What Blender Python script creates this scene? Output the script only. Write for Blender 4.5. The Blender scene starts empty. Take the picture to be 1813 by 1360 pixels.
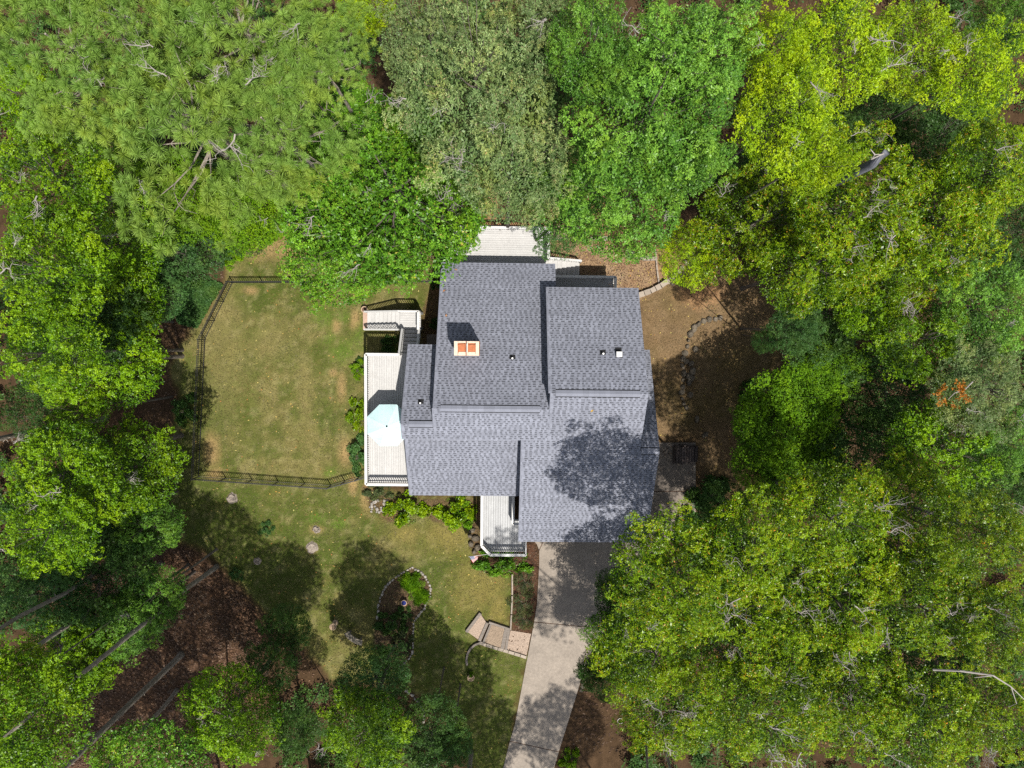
import bpy, math, random
import numpy as np
from mathutils import Vector, Matrix

random.seed(7)
rng = np.random.default_rng(11)
sc = bpy.context.scene
COL = sc.collection
F, DH, NX, NY, TH = 1209.0, 46.0, 890.0, 600.0, -0.011      # focal length in photo px, camera height, nadir point, house turn

# ------------------------------------------------------------------ camera, sky, sun, exposure
TILT = math.atan((680.0 - NY) / F)
TX = math.atan((906.5 - NX) / F)
RC = Matrix.Rotation(-TX, 3, 'Y') @ Matrix.Rotation(-TILT, 3, 'X')
cam_d = bpy.data.cameras.new('camera')
cam = bpy.data.objects.new('camera', cam_d)
COL.objects.link(cam)
cam.location = (0, 0, DH)
cam.rotation_euler = RC.to_euler()
cam_d.sensor_width = 36.0
cam_d.lens = 36.0 * F / 1813.0
cam_d.clip_end = 2000.0
sc.camera = cam

SUN = Vector((0.206, -0.347, 1.0)).normalized()
world = bpy.data.worlds.new("World")
sc.world = world
world.use_nodes = True
wn = world.node_tree.nodes
sky = wn.new('ShaderNodeTexSky')
sky.sky_type = 'NISHITA'
sky.sun_disc = False
sky.sun_elevation = math.asin(SUN.z)
sky.sun_rotation = math.atan2(SUN.x, SUN.y)
sky.air_density = 1.0
sky.dust_density = 1.0
wn['Background'].inputs['Strength'].default_value = 0.12
hs = wn.new('ShaderNodeHueSaturation')                       # a pale, cloud-bright sky
hs.inputs['Saturation'].default_value = 0.5
world.node_tree.links.new(sky.outputs[0], hs.inputs['Color'])
world.node_tree.links.new(hs.outputs[0], wn['Background'].inputs['Color'])
sd = bpy.data.lights.new('sun', 'SUN')
sd.energy = 5.0
sd.angle = math.radians(0.53)
sd.color = (1.0, 0.955, 0.88)
sun = bpy.data.objects.new('sun', sd)
COL.objects.link(sun)
sun.location = SUN * 80
sun.rotation_euler = SUN.to_track_quat('Z', 'Y').to_euler()
sc.view_settings.view_transform = 'Standard'
sc.view_settings.look = 'None'
sc.view_settings.gamma = 1.0
sc.view_settings.exposure = 0.60
sc.view_settings.use_curve_mapping = False
sc.render.engine = 'CYCLES'
sc.cycles.use_denoising = False
sc.cycles.max_bounces = 4
sc.cycles.diffuse_bounces = 2
sc.cycles.transmission_bounces = 2
sc.cycles.filter_width = 1.45

# ------------------------------------------------------------------ helpers
def P(px, py, z=0.0):
    """world point at height z seen at photo pixel (px, py)"""
    d = RC @ Vector(((px - 906.5) / F, -(py - 680.0) / F, -1.0))
    k = (DH - z) / -d.z
    return Vector((d.x * k, d.y * k, z))
CT, ST = math.cos(-TH), math.sin(-TH)
def H(px, py, z=0.0):
    """the same in the house's own axes"""
    p = P(px, py, z)
    return Vector((CT * p.x - ST * p.y, ST * p.x + CT * p.y, z))
def H2W(v):
    return Vector((CT * v[0] + ST * v[1], -ST * v[0] + CT * v[1], v[2]))

class MB:
    def __init__(self):
        self.v, self.f, self.m, self.c = [], [], [], []
    def add(self, vs, fs, m=0, c=None):
        o = len(self.v)
        self.v += [tuple(x) for x in vs]
        for q in fs:
            self.f.append(tuple(o + i for i in q)); self.m.append(m); self.c.append(c)
    def box(self, c, s, m=0, rz=0.0):
        ca, sa = math.cos(rz), math.sin(rz)
        vs = []
        for dz in (-.5, .5):
            for dx, dy in ((-.5, -.5), (.5, -.5), (.5, .5), (-.5, .5)):
                x, y = dx * s[0], dy * s[1]
                vs.append((c[0] + ca * x - sa * y, c[1] + sa * x + ca * y, c[2] + dz * s[2]))
        self.add(vs, [(3, 2, 1, 0), (4, 5, 6, 7), (0, 1, 5, 4), (1, 2, 6, 5), (2, 3, 7, 6), (3, 0, 4, 7)], m)
        return self
    def beam(self, a, b, w, h, m=0):
        a, b = Vector(a), Vector(b)
        d = (b - a).normalized()
        s = d.cross(Vector((0, 0, 1)))
        s = Vector((1, 0, 0)) if s.length < 1e-4 else s.normalized()
        u = s.cross(d)
        vs = []
        for p in (a, b):
            for x, y in ((-.5, -.5), (.5, -.5), (.5, .5), (-.5, .5)):
                vs.append(p + s * (x * w) + u * (y * h))
        self.add(vs, [(0, 1, 2, 3), (7, 6, 5, 4), (4, 5, 1, 0), (5, 6, 2, 1), (6, 7, 3, 2), (7, 4, 0, 3)], m)
        return self
    def tube(self, pts, rad, n=7, m=0, cap=True):
        pts = [Vector(p) for p in pts]
        vs, fs = [], []
        for i, p in enumerate(pts):
            d = (pts[min(i + 1, len(pts) - 1)] - pts[max(i - 1, 0)]).normalized()
            s = d.cross(Vector((0.31, 0.17, 0.93)))
            s = Vector((1, 0, 0)) if s.length < 1e-3 else s.normalized()
            u = s.cross(d)
            r = rad[i] if isinstance(rad, (list, tuple)) else rad
            for k in range(n):
                a = 2 * math.pi * k / n
                vs.append(p + s * (r * math.cos(a)) + u * (r * math.sin(a)))
        for i in range(len(pts) - 1):
            for k in range(n):
                k2 = (k + 1) % n
                fs.append((i * n + k, i * n + k2, (i + 1) * n + k2, (i + 1) * n + k))
        if cap:
            fs.append(tuple(range(n - 1, -1, -1)))
            fs.append(tuple((len(pts) - 1) * n + k for k in range(n)))
        self.add(vs, fs, m)
        return self
    def prism(self, poly, z0, z1, m=0):
        n = len(poly)
        area = sum(poly[i][0] * poly[(i + 1) % n][1] - poly[(i + 1) % n][0] * poly[i][1] for i in range(n))
        if area < 0: poly = poly[::-1]
        vs = [(p[0], p[1], z0) for p in poly] + [(p[0], p[1], z1) for p in poly]
        fs = [tuple(range(n - 1, -1, -1)), tuple(range(n, 2 * n))]
        fs += [(i, (i + 1) % n, n + (i + 1) % n, n + i) for i in range(n)]
        self.add(vs, fs, m)
        return self
    def lathe(self, prof, n=20, m=0, c=(0, 0, 0)):
        vs, fs = [], []
        for r, z in prof:
            for k in range(n):
                a = 2 * math.pi * k / n
                vs.append((c[0] + r * math.cos(a), c[1] + r * math.sin(a), c[2] + z))
        for i in range(len(prof) - 1):
            for k in range(n):
                k2 = (k + 1) % n
                fs.append((i * n + k, i * n + k2, (i + 1) * n + k2, (i + 1) * n + k))
        self.add(vs, fs, m)
        return self
    def mesh(self, name, mats, off=(0, 0, 0), smooth=False, attr=None):
        me = bpy.data.meshes.new(name)
        o = off
        me.from_pydata([(x - o[0], y - o[1], z - o[2]) for x, y, z in self.v], [], self.f)
        for mt in (mats if isinstance(mats, (list, tuple)) else [mats]): me.materials.append(mt)
        me.polygons.foreach_set('material_index', self.m)
        if smooth: me.polygons.foreach_set('use_smooth', [True] * len(self.f))
        if attr:
            a = me.attributes.new(attr, 'FLOAT_COLOR', 'FACE')
            a.data.foreach_set('color', [x for c in self.c for x in (*(c or (1, 1, 1)), 1.0)])
        me.update()
        return me

def link(name, data, parent=None):
    o = bpy.data.objects.new(name, data)
    COL.objects.link(o)
    if parent is not None: o.parent = parent
    return o
def tag(o, label, cat, group=None, kind=None):
    if label: o['label'] = label
    if cat: o['category'] = cat
    if group: o['group'] = group
    if kind: o['kind'] = kind
    return o
BASE = {}
def thing(name, label, cat, base=(0, 0, 0), house=False, group=None, rz=0.0):
    """an Empty at the thing's base; parts are then written in world (or house) coordinates"""
    o = bpy.data.objects.new(name, None)
    COL.objects.link(o)
    o.empty_display_size = 0.3
    b = Vector(base)
    o.location = H2W(b) if house else b
    o.rotation_euler = (0, 0, TH if house else rz)
    BASE[o.name] = b
    return tag(o, label, cat, group)
def part(name, mb, mat, root, smooth=False, attr=None, kind=None, sub=None):
    """a part of root (or, with sub, a sub-part of that part)"""
    o = link(name, mb.mesh(name, mat, BASE[root.name], smooth, attr), sub or root)
    if kind: o['kind'] = kind
    return o
def piece(name, me, root, loc, rot=(0, 0, 0), scale=(1, 1, 1), sub=None):
    o = link(name, me, sub or root)
    o.location = Vector(loc) - BASE[root.name]
    o.rotation_euler = rot
    o.scale = scale
    return o

# ------------------------------------------------------------------ materials
def new_mat(name):
    m = bpy.data.materials.new(name)
    m.use_nodes = True
    nt = m.node_tree
    return m, nt, nt.nodes['Principled BSDF']
def N(nt, t, **kw):
    n = nt.nodes.new('ShaderNode' + t)
    for k, v in kw.items(): setattr(n, k, v)
    return n
def mixc(nt, fac, a, b, mode='MIX'):
    n = N(nt, 'Mix', data_type='RGBA', blend_type=mode)
    for sock, val in ((n.inputs[0], fac), (n.inputs[6], a), (n.inputs[7], b)):
        if hasattr(val, 'is_output'): nt.links.new(val, sock)
        elif isinstance(val, (int, float)): sock.default_value = val
        else: sock.default_value = (*val, 1.0)
    return n.outputs[2]
def noise(nt, scale, detail=4.0, rough=0.6, co='Object', dist=0.0, stretch=None):
    tc = N(nt, 'TexCoord')
    n = N(nt, 'TexNoise')
    n.inputs['Scale'].default_value = scale
    n.inputs['Detail'].default_value = detail
    n.inputs['Roughness'].default_value = rough
    n.inputs['Distortion'].default_value = dist
    src = tc.outputs[co]
    if stretch:
        mp = N(nt, 'Mapping'); mp.inputs['Scale'].default_value = stretch
        nt.links.new(src, mp.inputs[0]); src = mp.outputs[0]
    nt.links.new(src, n.inputs['Vector'])
    return n.outputs[0]
def ramp(nt, fac, stops):
    r = N(nt, 'ValToRGB')
    nt.links.new(fac, r.inputs[0])
    e = r.color_ramp.elements
    while len(e) < len(stops): e.new(0.5)
    for i, (p, c) in enumerate(stops):
        e[i].position = p
        e[i].color = (*c, 1.0) if not isinstance(c, (int, float)) else (c, c, c, 1.0)
    return r.outputs[0]
def bump(nt, fac, bsdf, dist=0.02, st=0.6):
    b = N(nt, 'Bump')
    b.inputs['Strength'].default_value = st
    b.inputs['Distance'].default_value = dist
    nt.links.new(fac, b.inputs['Height'])
    nt.links.new(b.outputs[0], bsdf.inputs['Normal'])
def surf(name, c, var=0.25, scale=6.0, rough=0.75, bmp=0.01, stretch=None, c2=None, spec=0.3, rnd=0.0, metal=0.0):
    """a plain surface: base colour with two scales of mottling, and a variation per object"""
    m, nt, b = new_mat(name)
    c = tuple(x * .84 for x in c)
    dark = c2 or tuple(x * (1 - var) for x in c)
    lite = tuple(min(1, x * (1 + var * .7)) for x in c)
    n1 = noise(nt, scale, 5, .65, stretch=stretch)
    n2 = noise(nt, scale * 7, 3, .6, stretch=stretch)
    col = mixc(nt, ramp(nt, n1, [(.32, 0), (.68, 1)]), dark, lite)
    col = mixc(nt, .35, col, ramp(nt, n2, [(.3, .35), (.7, 1.0)]), 'MULTIPLY')
    if rnd:
        oi = N(nt, 'ObjectInfo')
        r = ramp(nt, oi.outputs['Random'], [(0, 1 - rnd), (1, 1.0)])
        col = mixc(nt, 1.0, col, r, 'MULTIPLY')
    nt.links.new(col, b.inputs['Base Color'])
    b.inputs['Roughness'].default_value = rough
    b.inputs['Specular IOR Level'].default_value = spec
    b.inputs['Metallic'].default_value = metal
    if bmp: bump(nt, n2, b, bmp)
    return m

def leaf_mat(name, a, b_, fleck=None, trans=0.14, rough=0.42, rnd=0.28, tcol=None, spec=0.2):
    """foliage: per-leaf colour between a and b_, some leaves flecked, light passing through"""
    m, nt, b = new_mat(name)
    at = N(nt, 'Attribute', attribute_name='leaf')
    sep = N(nt, 'SeparateColor')
    nt.links.new(at.outputs['Color'], sep.inputs[0])
    col = mixc(nt, sep.outputs[0], a, b_)
    if fleck: col = mixc(nt, sep.outputs[1], col, fleck)
    big = noise(nt, .55, 3, .55)                        # growth varies from bough to bough
    col = mixc(nt, 1.0, col, ramp(nt, big, [(.32, (.74, .84, .85)), (.5, (1, 1, 1)), (.7, (1.30, 1.10, .8))]), 'MULTIPLY')
    oi = N(nt, 'ObjectInfo')
    col = mixc(nt, 1.0, col, ramp(nt, oi.outputs['Random'], [(0, 1 - rnd), (1, 1.0)]), 'MULTIPLY')
    nt.links.new(col, b.inputs['Base Color'])
    b.inputs['Roughness'].default_value = rough
    b.inputs['Specular IOR Level'].default_value = spec
    tr = N(nt, 'BsdfTranslucent')
    tc = mixc(nt, 1.0, col, tcol or (1.35, 1.3, .55), 'MULTIPLY')
    nt.links.new(tc, tr.inputs[0])
    mx = N(nt, 'MixShader')
    mx.inputs[0].default_value = trans
    nt.links.new(b.outputs[0], mx.inputs[1]); nt.links.new(tr.outputs[0], mx.inputs[2])
    nt.links.new(mx.outputs[0], nt.nodes['Material Output'].inputs[0])
    return m

M = {}
M['white'] = surf('white_painted_wood', (.60, .59, .57), .06, 3, .5, .002, rnd=.05)
M['deck'] = surf('white_deck_board', (.50, .49, .475), .07, 2.5, .55, .003, stretch=(1, 1, 1), rnd=.10)
M['porch'] = surf('grey_white_deck_board', (.42, .425, .43), .10, 2.5, .55, .003, rnd=.12)
M['trim'] = surf('cream_trim', (.62, .60, .55), .08, 3, .6, .002)
M['siding'] = surf('grey_green_siding', (.36, .37, .33), .10, 2, .7, .004)
M['black_metal'] = surf('black_metal', (.016, .016, .018), .2, 4, .45, 0, spec=.5)
M['dark'] = surf('dark_rubber', (.02, .02, .022), .2, 6, .7, 0)
M['steel'] = surf('galvanised_metal', (.42, .42, .42), .2, 9, .4, .002, metal=.7)
M['glass'] = surf('window_glass', (.03, .035, .04), .1, 2, .08, 0, spec=.6)
M['door'] = surf('garage_door_paint', (.6, .58, .53), .06, 3, .5, .002)
M['brick'] = surf('orange_brick', (.42, .17, .09), .3, 14, .85, .01)
M['mortar'] = surf('pale_mortar_crown', (.66, .54, .42), .15, 7, .85, .01)
M['flue'] = surf('terracotta_flue', (.46, .15, .06), .2, 8, .75, .006)
M['concrete'] = surf('driveway_concrete', (.295, .25, .205), .16, .9, .85, .004, rnd=.10)
M['concrete_old'] = surf('weathered_concrete', (.24, .20, .165), .22, 1.4, .9, .006, rnd=.1)
M['pad'] = surf('pinkish_concrete', (.46, .32, .245), .15, 3, .85, .004)
M['stone'] = surf('pale_edging_stone', (.42, .38, .33), .35, 7, .85, .02, rnd=.45)
M['field_stone'] = surf('field_stone', (.20, .165, .12), .4, 5, .9, .03, rnd=.45)
M['block'] = surf('tan_wall_block', (.40, .335, .27), .2, 6, .9, .01, rnd=.25)
M['timber'] = surf('weathered_timber', (.235, .20, .17), .3, 5, .85, .01, stretch=(.3, 3, 3), rnd=.3)
M['new_timber'] = surf('new_pine_board', (.50, .33, .17), .15, 5, .7, .004, rnd=.2)
M['gravel'] = surf('pink_pea_gravel', (.40, .305, .235), .45, 16, .95, .03)
M['straw'] = surf('straw_mulch', (.30, .225, .16), .5, 18, .95, .03)
M['bark'] = surf('grey_bark', (.19, .16, .13), .4, 4, .95, .04, stretch=(3, 3, .5), rnd=.3)
M['pine_bark'] = surf('pine_bark', (.36, .31, .25), .45, 5, .95, .05, stretch=(3, 3, .8), rnd=.2)
M['twig'] = surf('bare_grey_twig', (.38, .34, .31), .2, 5, .9, .01, rnd=.2)
M['log'] = surf('dark_firewood', (.135, .105, .095), .5, 7, .95, .03, stretch=(3, .6, 3), rnd=.55)
M['stump'] = surf('grey_stump_wood', (.30, .25, .205), .4, 8, .95, .04)
M['terracotta'] = surf('tan_planter', (.46, .33, .22), .2, 7, .8, .01)
M['bench'] = surf('mossy_concrete_bench', (.24, .205, .155), .3, 7, .9, .01)
M['soil'] = surf('potting_soil', (.13, .08, .055), .4, 16, .95, .02)
M['blue_glaze'] = surf('blue_glaze', (.02, .03, .16), .2, 4, .15, 0, spec=.6)
M['canopy'] = surf('pale_aqua_canvas', (.53, .72, .735), .04, 2, .8, .002)
M['snag'] = surf('blue_grey_dead_wood', (.14, .145, .17), .3, 6, .8, .02)

L = {
 'green': leaf_mat('oak_leaf', (0.0338, 0.1065, 0.0093), (0.1709, 0.3419, 0.0367)),
 'pale': leaf_mat('pale_oak_leaf', (0.0895, 0.1577, 0.0466), (0.2933, 0.3840, 0.1395), (.30, .24, .13), .28),
 'yellow': leaf_mat('yellow_green_leaf', (0.0878, 0.1737, 0.0015), (0.3749, 0.5347, 0.0066), None, .18),
 'speckled': leaf_mat('speckled_maple_leaf', (0.0288, 0.0940, 0.0047), (0.1454, 0.3148, 0.0178), (.30, .28, .05), .14, .40),
 'orange': leaf_mat('glossy_oak_leaf', (0.0235, 0.0713, 0.0007), (0.2150, 0.3359, 0.0042), (.42, .19, .022), .13, .36),
 'maple': leaf_mat('maple_leaf', (0.0309, 0.0959, 0.0010), (0.2047, 0.3631, 0.0050), None, .15),
 'dogwood': leaf_mat('dogwood_leaf', (0.0358, 0.1044, 0.0009), (0.1670, 0.3381, 0.0034), None, .16, .6),
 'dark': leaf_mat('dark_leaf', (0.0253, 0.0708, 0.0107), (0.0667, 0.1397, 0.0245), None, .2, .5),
 'teal': leaf_mat('blue_green_leaf', (0.0405, 0.1092, 0.0255), (0.0983, 0.2075, 0.0517), None, .3, .45),
 'lime': leaf_mat('lime_understory_leaf', (0.0752, 0.1733, 0.0010), (0.1625, 0.3021, 0.0021), None, .2, .6),
 'pine': leaf_mat('pine_needle', (0.1110, 0.2010, 0.0242), (0.2876, 0.4384, 0.0861), None, .25, .5, .12),
 'juniper': leaf_mat('juniper_needle', (.050, .080, .024), (.090, .112, .040), (.16, .11, .07), .15, .6),
 'autumn': leaf_mat('autumn_leaf', (.30, .11, .012), (.40, .17, .03), None, .3, .5),
}

# ------------------------------------------------------------------ ground: one sheet, its colours mixed from where things grow
def lattice(x, y, s, seed):
    r = np.random.default_rng(seed).random((257, 257))
    u, v = x / s + 90.3, y / s + 71.7
    i, j = np.floor(u).astype(int) % 256, np.floor(v).astype(int) % 256
    fu, fv = u - np.floor(u), v - np.floor(v)
    fu, fv = fu * fu * (3 - 2 * fu), fv * fv * (3 - 2 * fv)
    a = r[i, j] * (1 - fu) + r[i + 1, j] * fu
    b = r[i, j + 1] * (1 - fu) + r[i + 1, j + 1] * fu
    return a * (1 - fv) + b * fv
def fbm(x, y, s, seed, n=4):
    o, a, t = 0, 1.0, 0
    for k in range(n):
        o = o + a * lattice(x, y, s / 2 ** k, seed + k); t += a; a *= .6
    return o / t
def poly_px(pts, z=0.0):
    return [tuple(P(a, b, z)[:2]) for a, b in pts]
def sdf(x, y, poly):
    """signed distance to a polygon, negative inside"""
    d = np.full(x.shape, 1e9); ins = np.zeros(x.shape, bool)
    n = len(poly)
    for i in range(n):
        (ax, ay), (bx, by) = poly[i], poly[(i + 1) % n]
        ex, ey = bx - ax, by - ay
        t = np.clip(((x - ax) * ex + (y - ay) * ey) / (ex * ex + ey * ey + 1e-12), 0, 1)
        d = np.minimum(d, np.hypot(x - ax - t * ex, y - ay - t * ey))
        c = (ay > y) != (by > y)
        with np.errstate(divide='ignore', invalid='ignore'):
            xi = ex * (y - ay) / (ey if ey != 0 else 1e-12) + ax
        ins ^= c & (x < xi)
    return np.where(ins, -d, d)
def smooth(d, w):
    t = np.clip(.5 - d / (2 * w), 0, 1)
    return t * t * (3 - 2 * t)

LAWN = poly_px([(408, 445), (470, 410), (560, 395), (770, 395), (780, 480), (772, 640), (650, 640), (645, 860), (720, 880), (850, 880),
                (850, 1000), (906, 1010), (903, 1115), (860, 1095), (828, 1130), (850, 1140), (930, 1165), (893, 1362), (840, 1362), (770, 1235),
                (690, 1210), (590, 1200), (520, 1130), (450, 1060), (405, 1010), (350, 965), (280, 945), (262, 880), (300, 820), (318, 700), (300, 650), (340, 590), (400, 500)])
EAST = poly_px([(1133, 525), (1215, 478), (1290, 470), (1420, 530), (1380, 650), (1330, 740), (1310, 860), (1236, 900), (1232, 780), (1150, 780), (1130, 600)])
PATIO = poly_px([(972, 425), (1050, 425), (1110, 440), (1160, 470), (1172, 505), (1130, 530), (1040, 520), (985, 500)])
NBACK = poly_px([(850, 340), (960, 330), (1230, 380), (1235, 460), (1140, 530), (960, 420), (850, 410)])
ISLAND = poly_px([(729, 1005), (718, 1011), (698, 1024), (685, 1036), (677, 1050), (671, 1068), (668, 1089), (664, 1112), (662, 1140), (672, 1170), (690, 1185), (706, 1181),
                  (722, 1169), (731, 1155), (731, 1124), (733, 1101), (741, 1089), (752, 1075), (761, 1058), (763, 1044), (755, 1023), (743, 1011)])
FRONTBED = poly_px([(905, 985), (935, 962), (946, 964), (953, 992), (949, 1070), (944, 1098), (936, 1122), (908, 1115)])
PORCHBED = poly_px([(640, 862), (720, 884), (850, 884), (850, 968), (868, 990), (905, 990), (905, 1015), (850, 1010), (832, 970), (832, 930), (770, 925), (740, 900), (690, 925), (655, 895)])
SIDEBED = poly_px([(760, 440), (785, 440), (785, 640), (748, 640), (745, 560), (765, 500)])
LITTERSW = poly_px([(215, 960), (290, 945), (375, 1000), (450, 1080), (470, 1140), (480, 1200), (430, 1360), (0, 1360), (0, 1180), (160, 1060)])
def spots(x, y, lst):
    o = np.zeros(x.shape)
    for a, b, rx, ry in lst:
        c = P(a, b); k = 1 / 26.3
        q = np.hypot((x - c.x) / (rx * k), (y - c.y) / (ry * k))
        o = np.maximum(o, np.clip(1.25 - q * .85, 0, 1))
    return o
def axis(a0, a1, step):
    core = np.arange(a0, a1 + 1e-6, step)
    far = np.array([1, 2.5, 5, 9, 15, 25, 45, 80, 140, 250, 420.0])
    return np.concatenate([a0 - far[::-1], core, a1 + far])
gx, gy = axis(-36, 36, .16), axis(-30, 25, .16)
X, Y = np.meshgrid(gx, gy)
nA, nB, nC, nD = fbm(X, Y, 2.6, 3), fbm(X, Y, .9, 13), fbm(X, Y, .38, 23, 3), fbm(X, Y, 6.0, 33)
w1 = (nB - .5) * 1.0 + (nC - .5) * .5
def lay(col, mask, c):
    return col * (1 - mask[..., None]) + np.array(c) * mask[..., None]
col = np.zeros(X.shape + (3,)) + np.array((.072, .046, .028))
col = lay(col, np.clip((nC - .42) * 3, 0, 1) * .6, (.115, .074, .046))
col = lay(col, smooth(sdf(X, Y, LITTERSW) + w1, .4) * .6, (.095, .056, .038))
mN = smooth(sdf(X, Y, NBACK) + w1, .5)
col = lay(col, mN, (.33, .205, .12)); col = lay(col, mN * np.clip((nB - .42) * 2.5, 0, 1) * .7, (.24, .16, .08))
mE = smooth(sdf(X, Y, EAST) + w1, .7)
col = lay(col, mE, (.205, .145, .088)); col = lay(col, mE * np.clip((nA - .42) * 3, 0, 1) * .6, (.125, .105, .035)); col = lay(col, mE * np.clip((nC - .52) * 4, 0, 1) * .5, (.30, .22, .14))
mL = smooth(sdf(X, Y, LAWN) + w1 * .8, .45)
col = lay(col, mL, (.150, .137, .045))
front = 2.2 * np.clip((-9.0 - Y) / 2.5, 0, 1)
dry = np.clip((.62 - nA * .55 - nD * .45 - front * .08) * 5.0 + .1, 0, 1)
col = lay(col, mL * dry, (.235, .178, .083))
col = lay(col, mL * np.clip((nB * .45 + nD * .55 - .44 + front * .05) * 7, 0, 1) * .9, (.085, .104, .022))
col = lay(col, mL * np.clip((nC - .5) * 4, 0, 1) * .45, (.098, .102, .028)); col = lay(col, mL * np.clip((.44 - nC) * 5, 0, 1) * .5, (.33, .255, .15))
col = lay(col, mL * np.clip(spots(X, Y, [(395, 640, 45, 130), (380, 560, 40, 60), (540, 700, 14, 90), (480, 600, 40, 40)]) * 1.2 - .7 + nB, 0, 1) * .6, (.285, .205, .108))
col = lay(col, mL * np.clip(spots(X, Y, [(850, 1040, 50, 60), (880, 1080, 24, 40), (800, 950, 60, 40), (720, 945, 40, 20)]) * 1.1 - .6 + nB, 0, 1) * .75, (.30, .205, .085))
col = lay(col, np.clip(spots(X, Y, [(445, 515, 14, 9), (460, 430, 45, 34), (520, 440, 60, 30), (594, 578, 10, 14), (629, 565, 9, 24), (374, 800, 17, 38), (380, 840, 20, 14), (612, 800, 14, 30),
      (605, 690, 10, 26), (625, 860, 10, 20), (590, 660, 8, 8), (650, 885, 14, 30), (1240, 520, 50, 26), (560, 938, 16, 10), (552, 972, 13, 11)]) * 1.3 - .75 + nB * .9, 0, 1), (.39, .235, .135))
col = lay(col, np.clip(spots(X, Y, [(572, 562, 26, 30), (605, 560, 22, 18), (610, 622, 34, 30), (582, 600, 20, 14), (635, 600, 14, 34), (585, 838, 18, 12), (562, 918, 26, 16), (600, 925, 26, 16), (700, 630, 14, 22)]) * 1.4 - 1.15 + nC * 1.1, 0, 1) * .8, (.125, .18, .030))
mP = smooth(sdf(X, Y, PATIO) + w1 * .6, .5)
col = lay(col, mP, (.345, .245, .165)); col = lay(col, mP * np.clip((nC - .52) * 5, 0, 1) * .55, (.22, .125, .075)); col = lay(col, mP * np.clip((nB - .5) * 4, 0, 1) * .5, (.42, .34, .26))
for bed, c in ((ISLAND, (.115, .068, .05)), (FRONTBED, (.10, .052, .036)), (PORCHBED, (.15, .088, .058)), (SIDEBED, (.17, .095, .055))):
    mm = smooth(sdf(X, Y, bed) + w1 * .25, .12)
    col = lay(col, mm, c); col = lay(col, mm * np.clip((nC - .52) * 5, 0, 1) * .6, tuple(v * 1.9 for v in c))
col = np.clip(col * np.where(mL[..., None] > .5, np.array((.59, .68, .50)), np.array((.66, .62, .53))) * (0.86 + .28 * fbm(X, Y, .3, 53, 2))[..., None], 0.01, 1)
Z = (nA - .5) * .10 + (nC - .5) * .03
Z = np.where((np.abs(X) > 36) | (Y > 25) | (Y < -30), 0, Z)
Z = Z * np.clip(sdf(X, Y, [(-8, 6), (10.5, 6), (11, -11), (4, -30), (-1, -30), (-8, -11)]) / 1.5, 0, 1) - .012
ny_, nx_ = X.shape
me = bpy.data.meshes.new('ground')
idx = np.arange(ny_ * nx_).reshape(ny_, nx_)
quads = np.stack([idx[:-1, :-1], idx[:-1, 1:], idx[1:, 1:], idx[1:, :-1]], -1).reshape(-1, 4)
def fill_mesh(me, verts, quads):
    nv, nf, k = len(verts), len(quads), quads.shape[1]
    me.vertices.add(nv); me.loops.add(nf * k); me.polygons.add(nf)
    me.vertices.foreach_set('co', verts.astype(np.float32).ravel())
    me.loops.foreach_set('vertex_index', quads.astype(np.int32).ravel())
    me.polygons.foreach_set('loop_start', np.arange(0, nf * k, k, dtype=np.int32))
    me.update(calc_edges=True)
fill_mesh(me, np.stack([X.ravel(), Y.ravel(), Z.ravel()], -1), quads)
at = me.attributes.new('soil', 'FLOAT_COLOR', 'POINT')
at.data.foreach_set('color', np.concatenate([col.reshape(-1, 3), np.ones((col.size // 3, 1))], 1).astype(np.float32).ravel())
m, nt, b = new_mat('ground_cover_mix')
a_ = N(nt, 'Attribute', attribute_name='soil')
n1, n2, n3 = noise(nt, 9, 4, .7), noise(nt, 28, 3, .7), noise(nt, 3.0, 4, .6)
c_ = mixc(nt, .75, a_.outputs['Color'], ramp(nt, n2, [(.28, .42), (.5, 1.0), (.72, 1.5)]), 'MULTIPLY')
c_ = mixc(nt, .6, c_, ramp(nt, n1, [(.3, .62), (.7, 1.35)]), 'MULTIPLY')
c_ = mixc(nt, .35, c_, ramp(nt, n3, [(.3, .7), (.7, 1.25)]), 'MULTIPLY')
nt.links.new(c_, b.inputs['Base Color'])
b.inputs['Roughness'].default_value = .95
b.inputs['Specular IOR Level'].default_value = .1
bump(nt, n2, b, .05, .8)
me.materials.append(m)
ground = link('ground', me)
ground['kind'] = 'structure'

def scatter_quads(name, mat, pts, size, flat=.5, lift=.015, asp=.6):
    """many small leaf-like quads lying on the ground"""
    n = len(pts)
    a = rng.random(n) * 2 * np.pi
    s = size * (.6 + .8 * rng.random(n))
    t = np.stack([np.cos(a), np.sin(a), (rng.random(n) - .5) * flat], -1) * s[:, None]
    q = np.stack([-np.sin(a), np.cos(a), (rng.random(n) - .5) * flat], -1) * (s * asp)[:, None]
    c = np.stack([pts[:, 0], pts[:, 1], np.full(n, 0.0) + lift + rng.random(n) * .03], -1) if pts.shape[1] == 2 else pts
    v = np.stack([c - t, c - q, c + t, c + q], 1).reshape(-1, 3)
    me = bpy.data.meshes.new(name)
    fill_mesh(me, v, np.arange(4 * n).reshape(-1, 4))
    at = me.attributes.new('leaf', 'FLOAT_COLOR', 'FACE')
    at.data.foreach_set('color', np.stack([rng.random(n), rng.random(n) < .12, rng.random(n), np.ones(n)], -1).astype(np.float32).ravel())
    me.materials.append(mat)
    return me
def in_poly(n, poly, margin=0.0):
    a = np.array(poly); lo, hi = a.min(0), a.max(0)
    p = lo + (hi - lo) * rng.random((n * 4, 2))
    return p[sdf(p[:, 0], p[:, 1], poly) < -margin][:n]
litter_m = leaf_mat('dead_leaf', (.045, .024, .015), (.135, .078, .048), (.18, .12, .08), .05, .8)
specks_m = leaf_mat('fallen_leaf', (.30, .20, .05), (.42, .36, .12), (.36, .16, .05), .1, .7)
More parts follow.
